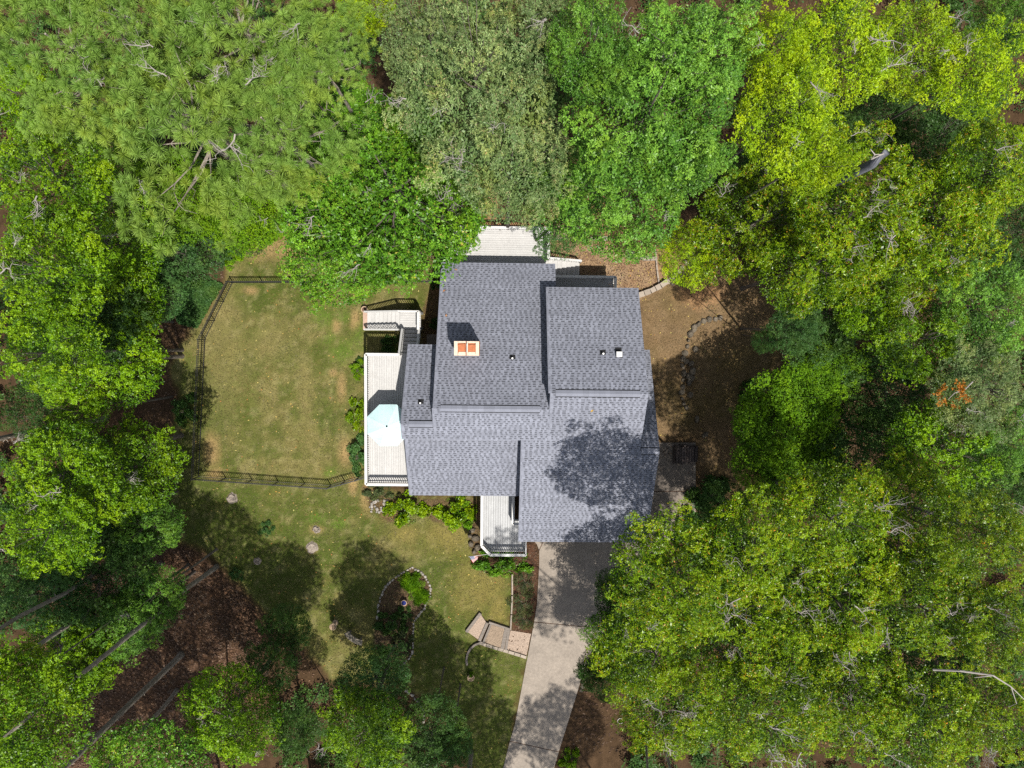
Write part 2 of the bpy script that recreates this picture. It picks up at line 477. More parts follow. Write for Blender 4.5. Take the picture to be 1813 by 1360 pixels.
woods = rng.random((60000, 2)) * (64, 52) - (33, 29)
keep = (sdf(woods[:, 0], woods[:, 1], LAWN) > .2) & (sdf(woods[:, 0], woods[:, 1], EAST) > .2) & (sdf(woods[:, 0], woods[:, 1], PATIO) > .2) & \
       (sdf(woods[:, 0], woods[:, 1], poly_px([(960, 960), (1232, 780), (1180, 960), (1060, 1130), (985, 1370), (893, 1370)])) > .1) & \
       (sdf(woods[:, 0], woods[:, 1], [(-7.5, 6.6), (10, 6.6), (10, -13), (-7.5, -13)]) > 0)
o = link('leaf_litter', scatter_quads('leaf_litter', litter_m, np.concatenate([woods[keep][:36000], in_poly(16000, LITTERSW)]), .07, .6)); o['kind'] = 'stuff'
pts = np.concatenate([in_poly(650, LAWN), in_poly(260, EAST), in_poly(160, PATIO), in_poly(160, NBACK)])
o = link('fallen_leaves', scatter_quads('fallen_leaves', specks_m, pts, .055, .5)); o['kind'] = 'stuff'
pts = np.concatenate([in_poly(2600, PATIO), in_poly(2200, ISLAND), in_poly(1200, FRONTBED), in_poly(1200, PORCHBED), in_poly(1500, SIDEBED)])
o = link('mulch_chips', scatter_quads('mulch_chips', litter_m, pts, .05, .7, asp=.3)); o['kind'] = 'stuff'
# short grass
gp = in_poly(52000, LAWN, .1)
gm = leaf_mat('lawn_grass', (.075, .085, .02), (.215, .172, .075), (.31, .25, .14), .2, .8)
o = link('grass', scatter_quads('grass', gm, gp, .05, 1.6, .01, .18)); o['kind'] = 'stuff'
gp = in_poly(9000, EAST, .1)
gm2 = leaf_mat('dry_grass', (.11, .085, .03), (.26, .18, .10), (.34, .25, .15), .1, .8)
o = link('dry_grass', scatter_quads('dry_grass', gm2, gp, .05, 1.6, .01, .2)); o['kind'] = 'stuff'

# driveway: slabs with open joints
drv = bpy.data.objects.new('driveway', None); COL.objects.link(drv)
drv['kind'] = 'structure'; drv['label'] = 'pale concrete driveway widening to the garage'
BASE[drv.name] = Vector((0, 0, 0))
def inset(poly, d):
    n = len(poly); out = []
    A = sum(poly[i][0] * poly[(i + 1) % n][1] - poly[(i + 1) % n][0] * poly[i][1] for i in range(n))
    s = 1 if A > 0 else -1
    for i in range(n):
        p0, p1, p2 = Vector(poly[i - 1]), Vector(poly[i]), Vector(poly[(i + 1) % n])
        e1, e2 = (p1 - p0).normalized(), (p2 - p1).normalized()
        n1, n2 = Vector((-e1.y, e1.x)) * s, Vector((-e2.y, e2.x)) * s
        b_ = (n1 + n2); k = b_.dot(n1)
        out.append(tuple(p1 + b_ * (d / max(k, .35))))
    return out
slabs = [
 ([(985, 940), (1108, 940), (1104, 1000), (1095, 1065), (1090, 1115), (945, 1101), (950, 1069), (954, 1000), (954, 975), (962, 958)], 'concrete'),
 ([(954, 975), (950, 964), (944, 958), (940, 940), (985, 940), (962, 958)], 'concrete'),
 ([(1108, 940), (1150, 940), (1176, 968), (1160, 1010), (1140, 1060), (1120, 1118), (1090, 1115), (1095, 1065), (1104, 1000)], 'concrete'),
 ([(1150, 940), (1145, 870), (1232, 870), (1232, 900), (1205, 935), (1176, 968)], 'concrete_old'),
 ([(1140, 783), (1232, 783), (1232, 870), (1145, 870)], 'concrete_old'),
 ([(945, 1101), (1090, 1115), (1057, 1133), (1036, 1180), (1023, 1225), (990, 1331), (902, 1312), (911, 1282), (932, 1170)], 'concrete'),
 ([(902, 1312), (990, 1331), (970, 1400), (940, 1500), (850, 1500), (885, 1380)], 'concrete'),
]
for px_, mt in slabs:
    q = inset(poly_px(px_), .030)
    part('concrete_slab', MB().prism(q, -.1, .028), M[mt], drv)
# a darker joint bed below
bedp = poly_px([(940, 940), (954, 975), (950, 1069), (945, 1101), (911, 1282), (850, 1500), (940, 1500), (990, 1331), (1036, 1180), (1057, 1133), (1120, 1118), (1140, 1060), (1176, 968), (1232, 900), (1232, 783), (1140, 783), (1145, 940)])
part('joint_bed', MB().prism(inset(bedp, .05), -.1, .006), M['soil'], drv)

# ------------------------------------------------------------------ house
house = thing('house', 'large house with several grey shingled gables and a brick chimney', 'house', (1.5, -4, 0), True)
zU = lambda y: 8.90 + .58 * (y + 2.93)                # the common front slope
yB = -5.74
zG = lambda y: zU(yB) + .475 * (y - yB)               # garage slope
zLL = lambda y: zU(yB) - .85 + .55 * (y - yB)         # lower left front slope
XW, XM, XMe, XR, XRe, XGw, XGe = -5.68, -3.82, 3.18, 2.54, 7.98, 1.12, 9.13
yRL, yRM, yRR, yRG = -4.84, -3.88, -2.93, -6.40
zL = lambda y: zU(yRL) - .68 * (y - yRL)
zM = lambda y: zU(yRM) - .58 * (y - yRM)
zR = lambda y: zU(yRR) - .58 * (y - yRR)
zGn = lambda y: zG(yRG) - .58 * (y - yRG)
yLN, yMN, yRN, yGN, ySL, ySG = -.43, 4.63, 3.05, -.62, -9.68, -12.62

shm, nt, b = new_mat('grey_blue_shingle')
a_ = N(nt, 'Attribute', attribute_name='tone')
n1, n2 = noise(nt, 55, 3, .7), noise(nt, .5, 3, .5)
c_ = mixc(nt, .5, a_.outputs['Color'], ramp(nt, n1, [(.3, .6), (.7, 1.3)]), 'MULTIPLY')
c_ = mixc(nt, .3, c_, ramp(nt, n2, [(.3, .8), (.7, 1.15)]), 'MULTIPLY')
nt.links.new(c_, b.inputs['Base Color']); b.inputs['Roughness'].default_value = .9; b.inputs['Specular IOR Level'].default_value = .25
SH = np.array((.164, .172, .206))
def shingles(mb, x0, x1, ye, ze, yr, zr):
    """courses of laminated shingles from eave to ridge: base strips, raised tabs, the dark band printed between tabs"""
    e = np.array((0, ye, ze)); r = np.array((0, yr, zr))
    Ls = np.linalg.norm(r - e); v = (r - e) / Ls
    nrm = np.cross((1, 0, 0), v); nrm = nrm if nrm[2] > 0 else -nrm
    flip = yr < ye
    ex = .152; nc = int(math.ceil(Ls / ex)); jit = [random.uniform(-.016, .016) for _ in range(nc + 2)]
    def pt(x, s, h): return tuple(np.array((x, 0, 0)) + e + v * s + nrm * h)
    def q(p, c):
        mb.add(p, [(3, 2, 1, 0)] if flip else [(0, 1, 2, 3)], 0, tuple(c))
    for i in range(nc):
        s0, s1 = max(0, i * ex + jit[i]), min((i + 1) * ex + jit[i + 1], Ls)
        t0 = SH * (.93 + .1 * random.random())
        xa = x0
        while xa < x1:
            xb = min(x1, xa + random.uniform(.7, 1.1))
            c = t0 * random.uniform(.86, 1.0)
            q([pt(xa, s0, .012), pt(xb, s0, .012), pt(xb, s1 + .01, .006), pt(xa, s1 + .01, .006)], c)
            q([pt(xa, s0, -.004), pt(xb, s0, -.004), pt(xb, s0, .012), pt(xa, s0, .012)], c * .6)
            xa = xb
        x = x0 + random.uniform(0, .12)
        while x < x1 - .05:
            w = min(random.choice((.10, .13, .16, .2)), x1 - x)
            c = t0 * random.choice((.98, 1.04, 1.1, 1.2))
            q([pt(x, s0 - .004, .021), pt(x + w, s0 - .004, .021), pt(x + w, s1 + .01, .013), pt(x, s1 + .01, .013)], c)
            q([pt(x, s0 - .004, .0), pt(x + w, s0 - .004, .0), pt(x + w, s0 - .004, .021), pt(x, s0 - .004, .021)], c * .6)
            q([pt(x, s0, .01), pt(x, s0, .021), pt(x, s1, .013), pt(x, s1, .006)], c * .6)
            q([pt(x + w, s0, .021), pt(x + w, s0, .01), pt(x + w, s1, .006), pt(x + w, s1, .013)], c * .6)
            g = random.choice((.11, .14, .17, .2))
            xg = min(x + w + g, x1)
            if xg - x - w > .03 and s1 - s0 > .1:
                q([pt(x + w, s1 - .058, .0105), pt(xg, s1 - .058, .0105), pt(xg, s1 + .004, .0090), pt(x + w, s1 + .004, .0090)], SH * random.uniform(.26, .48))
            x += w + g
    return mb
def slope(root, planes, name='roof'):
    """a roof: slab under each rectangular slope, then its shingles"""
    mb = MB(); sh = MB()
    for x0, x1, ye, ze, yr, zr in planes:
        t = .16
        p = [(x0, ye, ze), (x1, ye, ze), (x1, yr, zr), (x0, yr, zr)]
        mb.add([*p, *[(a, c, d - t) for a, c, d in p]], [(0, 1, 2, 3), (7, 6, 5, 4), (0, 4, 5, 1), (1, 5, 6, 2), (2, 6, 7, 3), (3, 7, 4, 0)])
        sg = -1 if yr > ye else 1
        shingles(sh, x0 - .02, x1 + .02, ye + sg * .03, ze - .58 * .03 + .004, yr, zr + .004)
    o = part(name, mb, M['trim'], root)
    part('shingles', sh, shm, root, attr='tone', kind='stuff', sub=o)
    return o
def ridge(root, roof, x0, x1, y, z, ks, kn):
    """ridge vent: a flat capped strip over both slopes with dark slot sides, edge shade painted as dark strips"""
    mb = MB(); w, h = .17, .05
    pr = [(y - w, z - ks * w + .012), (y - w, z - ks * w + .012 + h), (y, z + h + .012), (y + w, z - kn * w + .012 + h), (y + w, z - kn * w + .012)]
    vs = [(x0, a, c) for a, c in pr] + [(x1, a, c) for a, c in pr]
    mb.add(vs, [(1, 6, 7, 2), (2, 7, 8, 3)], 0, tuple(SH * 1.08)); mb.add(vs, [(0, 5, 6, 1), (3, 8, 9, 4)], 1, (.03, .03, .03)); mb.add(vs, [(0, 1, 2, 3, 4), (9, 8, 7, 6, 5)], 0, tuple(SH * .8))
    for sg, k in ((-1, ks), (1, kn)):  # strip beyond each edge: shade at the vent gap put into dark colour
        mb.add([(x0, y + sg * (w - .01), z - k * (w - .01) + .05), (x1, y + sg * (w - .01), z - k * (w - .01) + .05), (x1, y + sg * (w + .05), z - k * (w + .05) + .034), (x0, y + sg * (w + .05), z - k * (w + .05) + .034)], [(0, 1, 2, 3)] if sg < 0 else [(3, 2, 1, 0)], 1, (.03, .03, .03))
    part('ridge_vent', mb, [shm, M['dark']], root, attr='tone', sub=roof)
    cap = MB()
    for k in range(int((x1 - x0) / .3)):
        xa = x0 + k * .3
        cc = tuple(SH * random.uniform(.95, 1.12))
        cap.add([(xa, y - w - .004, z - ks * w + .016 + h), (xa + .29, y - w - .004, z - ks * w + .016 + h), (xa + .29, y, z + h + .018), (xa, y, z + h + .018),
                 (xa, y + w + .004, z - kn * w + .016 + h), (xa + .29, y + w + .004, z - kn * w + .016 + h)], [(0, 1, 2, 3), (3, 2, 5, 4)], 0, cc)
    part('ridge_cap', cap, shm, root, attr='tone', kind='stuff', sub=roof)
r1 = slope(house, [(XM, XMe, yMN, zM(yMN), yRM, zU(yRM)), (XM - .04, XR + .1, yB, zU(yB), yRM, zU(yRM))])
r2 = slope(house, [(XW, XM + .3, yLN, zL(yLN), yRL, zU(yRL)), (XW, XM - .04, yB, zU(yB) , yRL, zU(yRL))])
r3 = slope(house, [(XR, XRe, yRN, zR(yRN), yRR, zU(yRR)), (XR + .1, XRe, yB, zU(yB), yRR, zU(yRR))])
r4 = slope(house, [(XGw, XRe, ySG, zG(ySG), yB, zG(yB)), (XRe, XGe, ySG, zG(ySG), yRG, zG(yRG)), (XRe - .5, XGe, yGN, zGn(yGN), yRG, zG(yRG))])
r5 = slope(house, [(XW + .02, XGw + .25, ySL, zLL(ySL), yB + .2, zLL(yB + .2))])
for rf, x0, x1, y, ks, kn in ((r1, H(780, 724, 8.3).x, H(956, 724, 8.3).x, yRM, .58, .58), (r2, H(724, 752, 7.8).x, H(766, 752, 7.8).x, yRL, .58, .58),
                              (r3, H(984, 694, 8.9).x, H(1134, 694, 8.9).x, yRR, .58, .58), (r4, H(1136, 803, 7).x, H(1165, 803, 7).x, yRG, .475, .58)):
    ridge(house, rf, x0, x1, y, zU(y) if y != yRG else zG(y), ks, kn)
# walls: each block a closed prism under its roof
def block(x0, x1, prof):
    mb = MB(); n = len(prof)
    vs = [(x0, a, c) for a, c in prof] + [(x1, a, c) for a, c in prof]
    mb.add(vs, [tuple(range(n)), tuple(range(2 * n - 1, n - 1, -1))] + [(i, n + i, n + (i + 1) % n, (i + 1) % n) for i in range(n)])
    part('wall', mb, M['siding'], house)
d = .19
block(XM + .3, XMe - .3, [(4.3, 0), (4.3, zM(4.3) - d), (yRM, zU(yRM) - d - .05), (-5.6, zU(-5.6) - d), (-5.6, zLL(-5.6) - d), (-9.35, zLL(-9.35) - d), (-9.35, 0)])
block(XW + .35, XM + .305, [(-.8, 0), (-.8, zL(-.8) - d), (yRL, zU(yRL) - d - .05), (-5.595, zU(-5.595) - d), (-5.595, zLL(-5.595) - d), (-9.345, zLL(-9.345) - d), (-9.345, 0)])
block(XR + .3, XRe - .3, [(2.7, 0), (2.7, zR(2.7) - d), (yRR, zU(yRR) - d - .05), (-5.7, zU(-5.7) - d), (-5.7, 0)])
block(XRe - .5, XGe - .35, [(-.95, 0), (-.95, zGn(-.95) - d), (yRG, zG(yRG) - d - .05), (-12.25, zG(-12.25) - d), (-12.25, 0)])
block(XGw + .4, XRe - .45, [(-5.75, 0), (-5.75, zG(-5.75) - d), (-12.255, zG(-12.255) - d), (-12.255, 0)])
def window(x, y, z, w, h, face):
    """face: n s e w; frame proud of the wall, pane set in it"""
    fr, gl, sl = MB(), MB(), MB()
    ax = (w, .07) if face in 'ns' else (.07, w)
    ox, oy = {'n': (0, .02), 's': (0, -.02), 'e': (.02, 0), 'w': (-.02, 0)}[face]
    def bx(mb, du, dz, su, szz, t, push=0):
        cx, cy = (x + du, y) if face in 'ns' else (x, y + du)
        mb.box((cx + ox * (1 + push), cy + oy * (1 + push), z + dz), (su, t, szz) if face in 'ns' else (t, su, szz))
    for s in (-1, 1):
        bx(fr, s * (w / 2 - .045), 0, .09, h, .08); bx(fr, 0, s * (h / 2 - .045), w - .18, .09, .08)
    bx(fr, 0, 0, w - .18, .05, .06)
    f = part('window', fr, M['white'], house)
    for s in (-1, 1): bx(gl, 0, s * h / 4, w - .17, h / 2 - .1, .03)
    part('pane', gl, M['glass'], house, sub=f)
    bx(sl, 0, -h / 2 - .04, w + .12, .06, .14)
    part('sill', sl, M['white'], house, sub=f)
for a in ((-2.2, 4.3, 2.2, 1.5, 1.6, 'n'), (.9, 4.3, 2.2, 1.2, 1.4, 'n'), (4.2, 2.7, 3.9, 1.1, 1.4, 'n'), (6.3, 2.7, 3.9, 1.1, 1.4, 'n'), (-4.6, -9.345, 2.6, 1.0, 1.4, 's'),
          (-2.4, -9.35, 2.9, 1.0, 1.5, 's'), (XW + .35, -7.6, 4.0, 1.2, 1.3, 'w'), (XGe - .35, -3.4, 2.3, 1.0, 1.3, 'e'), (XGe - .35, -9, 1.7, 1.0, 1.1, 'e'), (XM + .3, 2, 2.1, 1.1, 1.3, 'w')):
    window(*a)
dr = MB().box((XW + .33, -4.6, 4.03), (.06, 1.8, 2.02)); o = part('door', dr, M['white'], house)
part('pane', MB().box((XW + .29, -5.03, 4.05), (.03, .72, 1.8)).box((XW + .29, -4.17, 4.05), (.03, .72, 1.8)), M['glass'], house, sub=o)
dr = MB().box((-.2, -9.37, 2.85), (.95, .06, 2.05)); o = part('door', dr, M['white'], house)
part('handle', MB().box((.2, -9.42, 2.8), (.04, .06, .14)), M['steel'], house, sub=o)
for cx in (3.3, 6.7):
    o = part('garage_door', MB().box((cx, -12.27, 1.12), (2.75, .06, 2.2)), M['door'], house)
    for k in range(4): part('door_panel', MB().box((cx, -12.31, .3 + k * .54), (2.6, .03, .46)), M['door'], house, sub=o)
# chimney
zt = 8.75
c0, c1 = H(804, 604, zt), H(848, 630, zt)
cx, cy, cw, cd = (c0.x + c1.x) / 2, (c0.y + c1.y) / 2, abs(c1.x - c0.x), abs(c1.y - c0.y)
ch = part('chimney', MB().box((cx, cy, 6.6), (cw - .06, cd - .06, 4.1)), M['brick'], house)
mb = MB()
nb = 0
for k in range(13):
    z = zt - .2 - k * .075
    for side in (0, 1, 2, 3):
        n = 6 if side < 2 else 3
        for j in range(n):
            u = (j + .5 + (.25 if k % 2 else -.1)) / n - .5
            if side < 2: mb.box((cx + u * (cw - .1), cy + (cd / 2 - .02) * (1 if side else -1), z), (cw / n - .02, .05, .06))
            else: mb.box((cx + (cw / 2 - .02) * (1 if side == 2 else -1), cy + u * (cd - .1), z), (.05, cd / n - .03, .06))
o = part('bricks', mb, M['brick'], house, sub=ch, kind='stuff')
mb = MB()
for sx, w in ((-cw / 2 + .10, .2), (cw / 2 - .09, .18), (0.04, .07)): mb.box((cx + sx, cy, zt - .04), (w, cd, .1))
for sx, w in ((-.255, .41), (.29, .41)):
    mb.box((cx + sx, cy + cd / 2 - .045, zt - .045), (w, .09, .088)); mb.box((cx + sx, cy - cd / 2 + .10, zt - .045), (w, .2, .088))
part('crown_wash', mb, M['mortar'], house, sub=ch)
for sx, dy, rz in ((-.26, .0, .10), (.29, -.02, 0)):
    fl = MB()
    fl.box((cx + sx, cy + dy, zt - .05), (.40, .46, .04), rz=rz)
    for s in (-1, 1): fl.box((cx + sx + s * .2, cy + dy, zt - .02), (.02, .5, .1), rz=rz)
    part('flue_cap', fl, M['flue'], house, sub=ch)
part('flue_divider', MB().box((cx + .02, cy + .02, zt + .03), (.03, .5, .14)), M['steel'], house, sub=ch)
# roof vents
def zroof(x, y): return (zR(y) if y > yRR else zU(y)) if x > XR + .1 else (zM(y) if x > XM else zL(y))
for i, (px_, py_, zz, rf) in enumerate(((907, 634, 6.5, r1), (1066, 626, 7.4, r3), (745, 713, 7.0, r2))):
    q = H(px_, py_, zz); z0 = zroof(q.x, q.y)
    v = part('vent_pipe', MB().tube([(q.x, q.y, z0 - .05), (q.x, q.y, z0 + .28)], .055, 10), M['steel'], house, sub=rf)
    fl = MB(); fl.add([(q.x - .17, q.y - .06, zroof(q.x, q.y - .06) + .03), (q.x + .17, q.y - .06, zroof(q.x, q.y - .06) + .03), (q.x + .17, q.y + .2, zroof(q.x, q.y + .2) + .03), (q.x - .17, q.y + .2, zroof(q.x, q.y + .2) + .03)], [(0, 1, 2, 3)])
    part('flashing', fl, M['dark'], house, sub=rf)
q = H(1094, 627, 7.4); z0 = zR(q.y)
part('box_vent', MB().box((q.x, q.y, z0 + .12), (.32, .3, .26)), M['white'], house, sub=r3)
part('flashing', MB().beam((q.x, q.y + .12, zR(q.y + .12) + .03), (q.x, q.y + .36, zR(q.y + .36) + .03), .36, .04), M['dark'], house, sub=r3)

# ------------------------------------------------------------------ railings, decks, stairs
bal = MB().box((0, 0, 0), (.034, .034, 1.0)).mesh('baluster', M['white'])
post_me = MB().box((0, 0, 0), (.10, .10, 1.0)).mesh('post', M['white'])
def railing(root, a, b, h=.98, posts=(True, True), cap=.17, sp=.135):
    a, b = Vector(a), Vector(b); L_ = (b - a).length; d_ = (b - a) / L_
    up = Vector((0, 0, 1))
    part('top_rail', MB().beam(a + up * h, b + up * h, cap, .045), M['white'], root)
    part('bottom_rail', MB().beam(a + up * .11, b + up * .11, .05, .06), M['white'], root)
    n = int(L_ / sp)
    for k in range(1, n):
        p = a.lerp(b, k / n)
        piece('baluster', bal, root, p + up * (h * .5 + .03), scale=(1, 1, h - .14))
    for use, p in ((posts[0], a), (posts[1], b)):
        if use: piece('post', post_me, root, p + up * (h / 2 - .05), scale=(1, 1, h + .06))
def boards(root, x0, x1, y0, y1, z, along, mat, w=.138, gap=.008):
    lo, hi = (x0, x1) if along == 'y' else (y0, y1)
    n = int(round((hi - lo) / (w + gap))); st = (hi - lo) / n
    for k in range(n):
        c = lo + (k + .5) * st
        mb = MB().box((c, (y0 + y1) / 2, z - .0125), (st - gap, y1 - y0, .025)) if along == 'y' else MB().box(((x0 + x1) / 2, c, z - .0125), (x1 - x0, st - gap, .025))
        part('deck_board', mb, mat, root)
def posts_under(root, pts, z):
    for x, y in pts: part('support_post', MB().box((x, y, (z - .25) / 2), (.14, .14, z - .25)), M['white'], root)
def joist_frame(root, x0, x1, y0, y1, z):
    mb = MB()
    for x in (x0 + .02, x1 - .02): mb.box((x, (y0 + y1) / 2, z - .15), (.04, y1 - y0, .24))
    for y in (y0 + .02, y1 - .02): mb.box(((x0 + x1) / 2, y, z - .15), (x1 - x0 - .08, .04, .24))
    for k in range(1, int((y1 - y0) / .4)): mb.box(((x0 + x1) / 2, y0 + k * .4, z - .16), (x1 - x0 - .09, .04, .2))
    part('joist_frame', mb, M['white'], root)
# side deck
zd = 3.0
nw, sw = H(648.5, 627.5, zd + 1), H(646.5, 858, zd + 1)
dx0, dy1, dy0 = (nw.x + sw.x) / 2, nw.y, sw.y
dx1 = XW + .33
st0, st1 = H(706, 626, zd + 1).x, H(739.5, 626, zd + 1).x          # stair opening
deck = thing('side_deck', 'raised white side deck with the aqua umbrella on it', 'deck', ((dx0 + dx1) / 2, (dy0 + dy1) / 2, 0), True)
boards(deck, dx0 - .07, dx1, dy0 - .07, dy1 + .07, zd, 'y', M['deck'])
joist_frame(deck, dx0, dx1, dy0, dy1, zd)
posts_under(deck, [(dx0 + .1, dy0 + .1), (dx0 + .1, dy1 - .1), (dx0 + .1, (dy0 + dy1) / 2), (dx1 - .1, dy0 + .1), (dx1 - .1, dy1 - .1)], zd)
railing(deck, (dx0, dy1, zd), (dx0, (dy0 + dy1) / 2, zd)); railing(deck, (dx0, (dy0 + dy1) / 2, zd), (dx0, dy0, zd), posts=(False, True))
railing(deck, (dx0, dy0, zd), (dx1, dy0, zd), posts=(False, True)); railing(deck, (dx0, dy1, zd), (st0, dy1, zd), posts=(False, True))
# side stairs
zl = 1.66
ly0, ly1 = H(720, 584, zl).y, H(720, 551, zl).y
lx0, lx1 = H(708, 570, zl).x, H(745, 570, zl).x
sx0, sx1 = st0 + .06, lx1 - .06
stair = thing('side_stairs', 'white L-shaped stairs from side deck down to a pink pad', 'stairs', ((lx0 + lx1) / 2, (ly0 + ly1) / 2, 0), True)
boards(stair, lx0, lx1, ly0, ly1, zl, 'x', M['deck'])
posts_under(stair, [(lx0 + .1, ly0 + .1), (lx1 - .1, ly0 + .1), (lx1 - .1, ly1 - .1), (lx0 + .1, ly1 - .1)], zl)
n = 6
for k in range(n):
    y_a = dy1 + .07 + (ly0 - dy1 - .07) * k / n; y_b = dy1 + .07 + (ly0 - dy1 - .07) * (k + 1) / n
    z = zd - (zd - zl) * (k + 1) / (n + 1)
    part('tread', MB().box(((sx0 + sx1) / 2, (y_a + y_b) / 2, z - .02), (sx1 - sx0, abs(y_b - y_a) - .03, .04)), M['deck'], stair)
for x in (sx0 - .03, sx1 + .03): part('stringer', MB().beam((x, dy1 + .07, zd - .22), (x, ly0, zl - .12), .04, .26), M['white'], stair)
railing(stair, (sx0 - .06, dy1 + .05, zd - .05), (sx0 - .06, ly0, zl), cap=.13); railing(stair, (sx1 + .06, dy1 + .05, zd - .05), (sx1 + .06, ly0, zl), cap=.13)
railing(stair, (lx1 - .04, ly0, zl), (lx1 - .04, ly1 - .04, zl), posts=(False, True)); railing(stair, (lx1 - .04, ly1 - .04, zl), (lx0, ly1 - .04, zl), posts=(False, True), cap=.1)
wx0 = H(650, 570, .2).x
n = 8
for k in range(n):
    xa = lx0 + (wx0 - lx0) * k / n; xb = lx0 + (wx0 - lx0) * (k + 1) / n
    z = zl * (1 - (k + 1) / (n + 1))
    part('tread', MB().box(((xa + xb) / 2, (ly0 + ly1) / 2, z - .02), (abs(xb - xa) - .025, ly1 - ly0 - .1, .04)), M['deck'], stair)
for y in (ly0 + .03, ly1 - .03): part('stringer', MB().beam((lx0, y, zl - .14), (wx0, y, .02), .04, .26), M['white'], stair)
railing(stair, (lx0, ly0, zl), (wx0, ly0, .12), cap=.12); railing(stair, (lx0, ly1 - .04, zl), (wx0, ly1 - .04, .12), posts=(False, True), cap=.1)
pa, pb = H(643, 553, 0), H(653, 584, 0)
part('landing_pad', MB().box(((pa.x + pb.x) / 2, (pa.y + pb.y) / 2, .02), (pb.x - pa.x, pa.y - pb.y, .1)), M['pad'], stair)
q = H(645, 548, .4)
pot = thing('round_planter', 'small round terracotta pot at foot of the side stairs', 'planter', (q.x, q.y, 0), True)
part('pot', MB().lathe([(.0, .005), (.14, .005), (.2, .38), (.22, .38), (.22, .44), (.17, .44), (.16, .36), (0, .36)], 18, c=(q.x, q.y, 0)), M['terracotta'], pot, True)
part('soil', MB().lathe([(.0, .385), (.16, .385)], 18, c=(q.x, q.y, 0)), M['soil'], pot)
# paving square by the wall
q0, q1 = H(756, 592, 0), H(776, 612, 0)
pv = thing('paving_slab', 'square tan paving slab by wall under the side stairs', 'paving slab', ((q0.x + q1.x) / 2, (q0.y + q1.y) / 2, 0), True)
part('slab', MB().box(((q0.x + q1.x) / 2, (q0.y + q1.y) / 2, .03), (q1.x - q0.x, q0.y - q1.y, .09)), M['concrete_old'], pv)
# back deck
zb = 1.4
a0, a1 = H(800, 402, zb + 1), H(972, 404, zb + 1)
by1 = (a0.y + a1.y) / 2; bx1 = H(971.5, 440, zb + 1).x; bx0 = H(800, 402, zb + 1).x
by0 = 4.31
back = thing('back_deck', 'white back deck with boards running across, under the maple branches', 'deck', ((bx0 + bx1) / 2, by1 - 1, 0), True)
boards(back, bx0 - .05, bx1 + .05, by0, by1 + .05, zb, 'x', M['deck'])
joist_frame(back, bx0, bx1, by0, by1, zb)
posts_under(back, [(bx0 + .1, by1 - .1), (bx1 - .1, by1 - .1), ((bx0 + bx1) / 2, by1 - .1)], zb)
xm = (bx0 + bx1) / 2
railing(back, (bx0, by1, zb), (xm, by1, zb)); railing(back, (xm, by1, zb), (bx1, by1, zb), posts=(False, True))
gy_ = H(973, 457, zb + 1).y
railing(back, (bx1, by1, zb), (bx1, gy_, zb), posts=(False, True)); railing(back, (bx0, by1, zb), (bx0, by0 + .05, zb), posts=(False, True))
# back stairs, going down to the right
bst = thing('back_stairs', 'short white stairs from back deck down to the dry yard', 'stairs', (bx1 + .9, gy_ - .5, 0), True)
ex = H(1026, 470, .1).x; sy0 = H(1000, 489, .8).y
n = 7
for k in range(n):
    xa = bx1 + .06 + (ex - bx1 - .06) * k / n; xb = bx1 + .06 + (ex - bx1 - .06) * (k + 1) / n
    z = zb * (1 - (k + 1) / (n + 1))
    part('tread', MB().box(((xa + xb) / 2, (sy0 + gy_) / 2, z - .02), (xb - xa - .02, gy_ - sy0, .04)), M['deck'], bst)
part('stringer', MB().beam((bx1 + .06, gy_ - .02, zb - .14), (ex, gy_ - .02, .02), .04, .26), M['white'], bst)
railing(bst, (bx1 + .1, gy_, zb - .02), (ex, gy_, .12), posts=(False, True), cap=.14)
# back porch in the eaves' shade
qx1, qy1 = H(1090, 490, zb + 1).x, H(1020, 489.5, zb + 1).y
por = thing('back_porch', 'narrow shaded back porch below the upper right gable eave', 'porch', (qx1 - 1.6, qy1 - .3, 0), True)
px0 = XMe - .2
boards(por, px0, qx1 + .05, 2.72, qy1 + .05, zb, 'x', M['porch'])
joist_frame(por, px0, qx1, 2.74, qy1, zb)
posts_under(por, [(px0 + .8, qy1 - .1), (qx1 - .1, qy1 - .1)], zb)
railing(por, (px0, qy1, zb), (qx1 - .55, qy1, zb), cap=.15); railing(por, (qx1, qy1, zb), (qx1, 2.75, zb)); 
part('top_rail', MB().beam((qx1 - .55, qy1, zb + .98), (qx1, qy1, zb + .98), .15, .045), M['white'], por)
# front porch
zp = 1.8
fw = H(853, 930, zp + 1).x; fyd = H(853, 967, zp + 1).y; fdx, fy0 = H(868, 983, zp + 1)[:2]; fex = H(931, 984, zp + 1).x
fy1 = -9.33
fp = thing('front_porch', 'front porch with grey boards, white rails and a cut corner', 'porch', ((fw + fex) / 2, (fy0 + fy1) / 2, 0), True)
x_in = H(908.5, 905, zp + 1).x; y_in = H(914, 928, zp + 1).y
n = int((fex + .05 - fw) / .146); stp = (fex + .05 - fw + .05) / n
for k in range(n):
    x = fw - .05 + (k + .5) * stp
    yb0 = fy0 - .05 if x > fdx else fy0 + (fdx - x) / (fdx - fw) * (fyd - fy0) - .05
    yt = fy1 if x < x_in + .06 else y_in + .06
    part('deck_board', MB().box((x, (yb0 + yt) / 2, zp - .0125), (stp - .012, yt - yb0, .025)), M['porch'], fp)
mb = MB()
mb.beam((fw, fy1, zp - .15), (fw, fyd, zp - .15), .04, .22).beam((fw, fyd, zp - .15), (fdx, fy0, zp - .15), .04, .22).beam((fdx, fy0, zp - .15), (fex, fy0, zp - .15), .04, .22).beam((fex, fy0, zp - .15), (fex, y_in, zp - .15), .04, .22)
part('joist_frame', mb, M['white'], fp)
posts_under(fp, [(fw + .08, fyd), (fdx, fy0 + .08), (fex - .08, fy0 + .08), (fw + .08, fy1 - .1)], zp)
